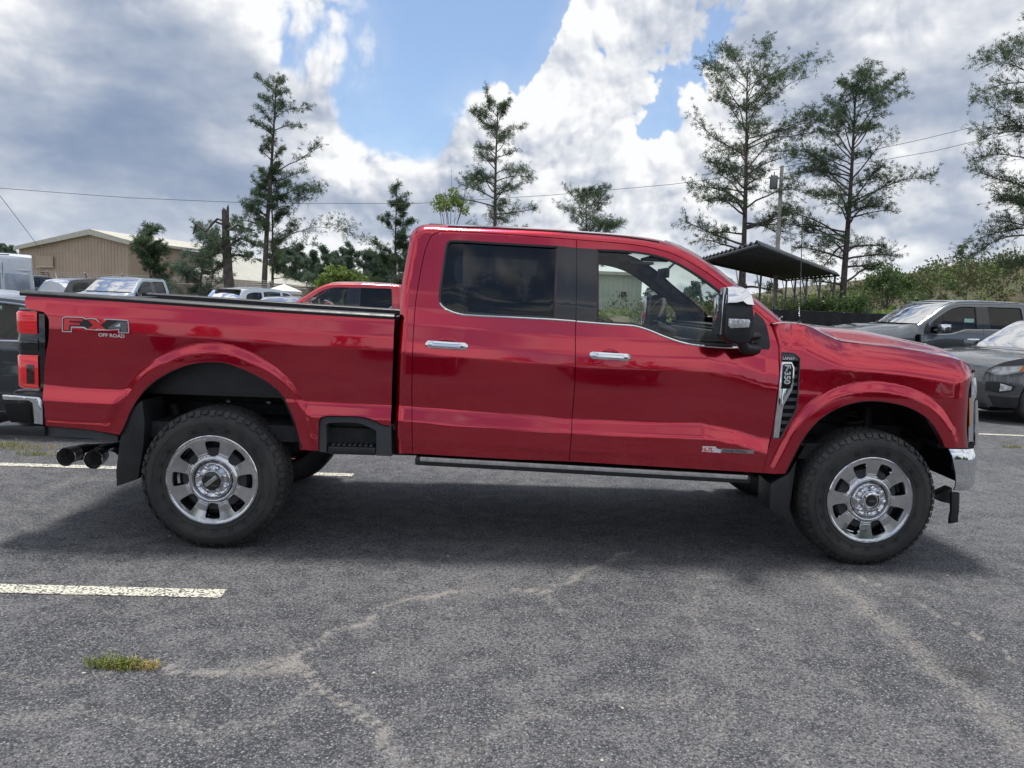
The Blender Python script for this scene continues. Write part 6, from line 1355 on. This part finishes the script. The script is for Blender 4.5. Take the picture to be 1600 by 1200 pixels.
CARF = {}
def car(name, label, cat, pt, L, Wd, path, segs, belt, wins, wx_, r, glass=SMOKE, cladding=None, zs=.26, tumble=.32, wrap=.28, arch=1.18, seams=(), lamp=True):
    """path: silhouette (x, z) from front bottom over the top to rear bottom; segs: (name, i0, i1, material) pieces of skin across the car"""
    R = empty(name); tag(R, label, cat); hw = Wd/2; y0 = YC-hw; xf, xr = max(p[0] for p in path), min(p[0] for p in path)
    prof = sinterp([.1, .30, .42, .60, .78, belt-.08, belt, belt+.02, 3.0], [.10, .04, .015, .0, .022, .012, .045, .055, .055+(3.0-belt)*tumble], .05)
    def yf(x, z):
        t = np.clip((wrap*2.0-(xf-x))/(wrap*2.0), 0, 1); t2 = np.clip((wrap*1.5-(x-xr))/(wrap*1.5), 0, 1); low = sm((belt+.25-z)/.3)
        return y0+prof(z)+wrap*(t**2.4)*(.35+.65*low)*1.0+wrap*.8*(t2**2.4)*(.35+.65*low)
    out = list(path); ztb = zs
    bot = [(xr+.06, ztb)]
    for cx_ in sorted(wx_):
        ra = r*arch; a0 = math.asin(min(.99, (ztb-r)/ra)); 
        for k in range(13): a = math.pi-a0-(math.pi-2*a0)*k/12; bot.append((cx_+ra*math.cos(a), r+ra*math.sin(a)))
    bot.append((xf-.06, ztb)); out = out+bot
    panel('body_side', out, yf, pt, R, holes=wins, mirror=R, grid=.05, depth=.04, gap=0, smoothang=50)
    for w in wins:
        sg = shrink(smooth_line(w, True, 40, .03), -.006); panel('window_glass', [tuple(q) for q in sg], lambda x, z: yf(x, z)+.012, glass, R, mirror=R, raw=True, gap=0, grid=.12, depth=.003)
    P_ = smooth_line(path, False, 50, .06); idx = [int(np.argmin(np.hypot(*(P_-np.array(q)).T))) for q in path]
    for nm, i0, i1, mt in segs:
        rows = []
        for j in range(idx[i0], idx[i1]+1):
            x, z = P_[j]; ys_ = float(yf(np.array([x]), np.array([z]))[0]); i_ = min(max(j, 1), len(P_)-2); tv = P_[i_+1]-P_[i_-1]; tv = tv/np.linalg.norm(tv); nv = np.array((-tv[1], tv[0])); nv = nv if (x > 0) == (nv[0] > 0) or abs(tv[0]) > .9 else -nv
            if abs(tv[0]) > .8 and nv[1] < 0: nv = -nv
            amt = .03+.09*abs(tv[1]); rows.append([(x+nv[0]*amt*(1-((k-8)/8)**2), ys_+(2*YC-2*ys_)*k/16, z+nv[1]*amt*(1-((k-8)/8)**2)*.7) for k in range(17)])
        skin(nm, [list(reversed(q)) for q in rows], mt, R, 50)
    MB().box((0, YC, zs+.06), (L-.5, Wd-.35, .12)).build('underbody', DARK, R)
    it = MB(); zf = belt-.35
    for xx in (.35, -.65):
        for yy in (YC-.38, YC+.38): it.box((xx, yy, belt-.25), (.45, .48, .15)).box((xx-.25, yy, belt+.0), (.13, .46, .55)).box((xx-.28, yy, belt+.34), (.08, .24, .15))
    it.build('seats', SEAT, R, bevel=.03); MB().box((1.0, YC, belt-.08), (.4, Wd-.35, .16)).build('dashboard', TRIMD, R)
    for cx_ in wx_:
        rows = []; 
        for k in range(15): a = math.pi*k/14; rows.append([(cx_+r*arch*1.01*math.cos(a), y, r+r*arch*1.01*math.sin(a)) for y in (y0+.03, y0+.35, y0+.6)])
        skin('wheel_well', rows, LINER, R, 60); skin('wheel_well', [[(x, 2*YC-y, z) for x, y, z in q] for q in rows][::-1], LINER, R, 60); MB().box((cx_, YC, r+.1), (r*2, Wd-1.15, r*1.8)).build('axle_housing', DARK, R)
        for m_ in (0, 1):
            w_ = copy_tree(WHEEL0, R); k = r/RT; w_.location = (cx_, y0+.03 if not m_ else 2*YC-y0-.03, r); w_.scale = (k, k*.8*(1 if not m_ else -1), k)
    for xs_ in seams:
        q = [(xs_+.02*math.sin(z*3), float(yf(np.array([xs_]), np.array([z]))[0])-.001, z) for z in np.linspace(zs+.08, belt-.01, 10)]
        mb = MB().tube(q, .004, 4); mb.build('door_gap', HOLE, R); mb.mirror(YC).build('door_gap', HOLE, R)
        zh = belt-.12; xh = xs_+.13; yh = float(yf(np.array([xh]), np.array([zh]))[0]); mb = MB().box((xh, yh-.02, zh), (.17, .03, .03)); mb.build('door_handle', pt, R, bevel=.008); mb.mirror(YC).build('door_handle', pt, R, bevel=.008)
    fp = np.array([q for q in path[:6]]); fp = fp[np.argsort(fp[:, 1])]
    def front(y, z):
        x = float(np.interp(z, fp[:, 1], fp[:, 0])); h_ = YC-float(yf(np.array([x]), np.array([z]))[0]); return x+.115*(1-((y-YC)/h_)**2)
    R['fascia'] = 0; del R['fascia']; CARF[label] = front
    return R, yf
WHEEL0 = [c for c in TRUCK.children if c.name.startswith('wheel') and not c.name.startswith('wheel_well')][0]
# grey compact SUV at the right edge
SUVP = [(2.14, .24), (2.22, .34), (2.26, .50), (2.27, .64), (2.25, .76), (2.20, .86), (2.06, .96), (1.80, 1.03), (1.40, 1.09), (1.02, 1.12), (.62, 1.36), (.30, 1.56), (.05, 1.63), (-.5, 1.68), (-1.2, 1.66), (-1.72, 1.58), (-1.95, 1.36), (-2.12, 1.10), (-2.22, .90), (-2.24, .60), (-2.16, .28)]
SUVS = [('front_bumper', 0, 5, GREYS), ('hood', 5, 9, GREYS), ('windscreen', 9, 12, GL_SCR), ('roof', 12, 15, GREYS), ('rear_window', 15, 17, GL_TINT), ('tailgate', 17, 20, GREYS)]
SUVW = [[(.92, 1.14), (.55, 1.36), (.25, 1.53), (-.02, 1.57), (-.05, 1.14)], [(-.14, 1.14), (-.12, 1.57), (-.6, 1.59), (-.88, 1.56), (-.90, 1.16)], [(-.98, 1.17), (-.97, 1.55), (-1.35, 1.54), (-1.62, 1.46), (-1.72, 1.24)]]
suv, yfs = car('parked_suv', 'grey compact SUV with clear headlight and amber marker, cut off by the right edge', 'SUV', GREYS, 4.5, 1.84, SUVP, SUVS, 1.12, SUVW, (1.40, -1.28), .355, seams=(.95, -.10, -.95))
def on_side(poly, lift, mt, nm, root, yf, th=.02, both=True, bev=.004):    # raised shape that follows the body side
    return panel(nm, poly, yf, mt, root, mirror=root if both else None, gap=0, grid=.025, depth=th, off=-lift)
on_side([(2.23, .80), (2.15, .885), (1.90, .915), (1.64, .94), (1.72, .85), (1.92, .79), (2.14, .755)], .014, ALU, 'headlight_rim', suv, yfs)
on_side([(2.20, .805), (2.12, .870), (1.92, .898), (1.80, .905), (1.86, .835), (1.95, .805), (2.12, .775)], .019, LAMPW, 'headlight_lens', suv, yfs)
on_side([(1.83, .903), (1.69, .922), (1.76, .862), (1.88, .825)], .020, AMB, 'amber_marker', suv, yfs)
on_side([(2.235, .64), (2.10, .65), (1.90, .60), (1.93, .52), (2.10, .48), (2.235, .50)], .012, BLK, 'fog_recess', suv, yfs)
on_side([(2.10, .625), (1.96, .585), (1.97, .535), (2.10, .505)], .018, LAMPW, 'fog_lamp', suv, yfs)
on_side([(2.20, .43), (2.0, .42), (1.82, .42), (1.80, .27), (2.0, .25), (2.12, .27)], .014, BLK, 'lower_cladding', suv, yfs)
on_side([(.98, .36), (-.86, .36), (-.86, .26), (.98, .26)], .010, BLK, 'sill_cladding', suv, yfs)
FR = CARF[suv['label']]
def on_front(y0, y1, z0, z1, lift, mt, nm, root=suv, ny=14):
    rows = [[(FR(y0+(y1-y0)*k/ny, z)+lift, y0+(y1-y0)*k/ny, z) for k in range(ny+1)] for z in np.linspace(z0, z1, 4)]
    return skin(nm, [q[::-1] for q in rows], mt, root, 50, thick=.012)
on_front(.50, 1.50, .56, .80, .012, HOLE, 'grille_opening')
for k in range(4): on_front(.50+.01*k, 1.50-.01*k, .585+.055*k, .605+.055*k, .026, CHROME if k == 3 else BLKG, 'grille_bar')
on_front(.45, 1.55, .34, .46, .012, HOLE, 'lower_grille'); on_front(.86, 1.14, .655, .72, .036, BLKG, 'badge_plate')
for m_ in (0, 1):
    Mi = MB().box((.88, YC-1.02, 1.15), (.12, .22, .14)).tube([(.90, YC-.95, 1.11), (.92, YC-.86, 1.11)], .025, 6); (Mi.mirror(YC) if m_ else Mi).build('door_mirror', GREYS, suv, bevel=.025)
p = P(1484, 600, 7.6); place(suv, 2.25, p[0], 7.6, PI+math.radians(12))
# dark sedan at the left edge
SEDP = [(2.28, .24), (2.36, .36), (2.39, .52), (2.36, .64), (2.28, .72), (2.0, .82), (1.5, .90), (1.12, .945), (.70, 1.17), (.30, 1.35), (.0, 1.385), (-.5, 1.39), (-1.0, 1.33), (-1.45, 1.16), (-1.78, 1.03), (-2.15, .99), (-2.36, .95), (-2.40, .70), (-2.38, .45), (-2.30, .26)]
SEDW = [[(.98, .97), (.62, 1.17), (.28, 1.31), (.02, 1.335), (-.06, .98)], [(-.15, .98), (-.08, 1.335), (-.5, 1.335), (-.92, 1.28), (-1.28, 1.14), (-1.45, 1.03), (-1.2, 1.0)]]
sed, yfd = car('parked_sedan', 'dark navy sedan with chrome window trim in the next bay behind the red tailgate', 'sedan', NAVYP, 4.78, 1.84, SEDP, [('front_bumper', 0, 4, NAVYP), ('hood', 4, 7, NAVYP), ('windscreen', 7, 9, GL_SCR), ('roof', 9, 12, NAVYP), ('rear_window', 12, 14, GL_TINT), ('boot_lid', 14, 16, NAVYP), ('rear_bumper', 16, 19, NAVYP)], .96, SEDW, (1.46, -1.38), .335, glass=glassm('green_side_glass', (.55, .68, .62)), seams=(.98, -.10, -1.12))
q = smooth_line([(1.02, .965), (.62, 1.185), (.28, 1.325), (.0, 1.352), (-.5, 1.352), (-.93, 1.295), (-1.30, 1.15), (-1.5, 1.03), (-1.2, .985), (-.15, .965), (1.02, .955)], False, 50, .05)
mb = MB().tube([(x, float(yfd(np.array([x]), np.array([z]))[0])-.006, z) for x, z in q], .010, 6); mb.build('window_chrome', CHROME, sed, 50); mb.mirror(YC).build('window_chrome', CHROME, sed, 50)
place(sed, 0, -3.75, 4.15, PI)
# tall white van, seen from behind
VANH = 2.72
VP = [(2.95, .35), (3.0, .7), (2.9, 1.0), (2.3, 1.25), (1.95, 1.4), (1.35, 2.2), (1.1, 2.55), (.7, VANH-.03), (-1, VANH), (-2.7, VANH-.02), (-2.88, VANH-.12), (-2.95, 2.2), (-2.98, 1.3), (-2.98, .5)]
van, yfv = car('white_van', 'tall dusty white high-roof van with its rear doors towards the camera, left edge', 'van', VANP, 6.0, 2.05, VP, [('front_bumper', 0, 3, VANP), ('hood', 3, 4, VANP), ('windscreen', 4, 6, GL_SCR), ('roof', 6, 10, VANP), ('rear_doors', 10, 13, VANP)], 1.25, [[(1.7, 1.4), (1.35, 1.95), (.7, 1.95), (.7, 1.38)]], (1.95, -1.75), .36, tumble=.06, wrap=.12, zs=.4)
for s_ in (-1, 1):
    pts = [(-3.10, YC+s_*y, z) for y, z in ((.06, 1.30), (.78, 1.30), (.84, 1.36), (.82, 1.95), (.76, 2.02), (.06, 2.02))]; MB().prism(pts, (.03, 0, 0)).build('rear_door_window', M('grey_reflection_window', (.30, .35, .42), .22, .2, var=.2, vs=2), van, bevel=.01)  # greyish reflection on the tinted panes is put into their colour
    MB().box((-3.03, YC+s_*.93, 1.2), (.06, .10, .35)).build('tail_lamp', REDL, van, bevel=.01); MB().box((-3.07, YC+s_*.12, 1.12), (.03, .14, .04)).build('door_handle', BLK, van)
MB().box((-3.085, YC, 1.45), (.01, .012, 1.9)).build('door_gap', HOLE, van); MB().box((-2.86, YC+.0, VANH-.06), (.12, .42, .07)).build('roof_brake_lamp', BLKG, van, bevel=.01); MB().box((-3.04, YC, 2.14), (.03, 1.7, .05)).build('door_swage', VANP, van, bevel=.01)
p = P(0, 430, 24); place(van, -2.9, p[0]+.1, 24, math.radians(119))
# black SUV, white SUV and dark car seen over the bed rail
def suv_copy(label, pt, cx_, u, Yp, ang, k=1.0, nm='parked_suv', sw=None):
    s2 = {GREYS: pt, GL_SCR: GL_SCR}; s2.update(sw or {}); c = copy_tree(suv, None, s2, ('headlight_rim', 'amber_marker', 'fog_recess', 'fog_lamp')); p = P(u, 450, Yp); place(c, cx_, p[0], Yp, ang); c.scale = (1, 1, k); tag(c, label, 'SUV'); return c
b1 = suv_copy('black SUV seen from behind between the white van and the silver-blue pickup', BLACKP, -1.6, 96, 27, math.radians(62), 1.16)
b2 = suv_copy('light silver SUV seen from behind with a black roof spoiler beside the broken trunk', LSILV, -1.6, 362, 22, math.radians(58), 1.10)
for q_ in (b2,): MB().box((-1.86, YC, 1.60), (.22, 1.25, .05)).build('roof_spoiler', BLKG, q_, bevel=.01)
c3 = copy_tree(sed, None, {NAVYP: GREYP}); p = P(442, 460, 18); place(c3, 0, p[0], 19, math.radians(-108)); tag(c3, 'dark grey car facing the camera just left of the bright red pickup', 'car'); c3.scale = (1, 1, 1.16)

# vehicles added across the aisle behind the viewpoint, unseen, for the red paint to reflect
v1 = truck_copy('silver pickup added across the aisle, out of view, for the red doors to reflect', SILVER, 2.1, .2, -13.5, math.radians(92)); v2 = truck_copy('white pickup added across the aisle, out of view, for the red bed side to reflect', WHITEP, 2.1, -4.2, -13.6, math.radians(88))
v3 = suv_copy('grey SUV added across the aisle, out of view, for the red front fender to reflect', GREYP, 0, 1200, 20, math.radians(90)); place(v3, 0, 4.4, -12.5, math.radians(90)); v4 = copy_tree(sed, None, {NAVYP: LSILV}); place(v4, 0, 8.2, -12.6, math.radians(90)); tag(v4, 'light silver sedan added across the aisle, out of view, for the red hood side to reflect', 'sedan')
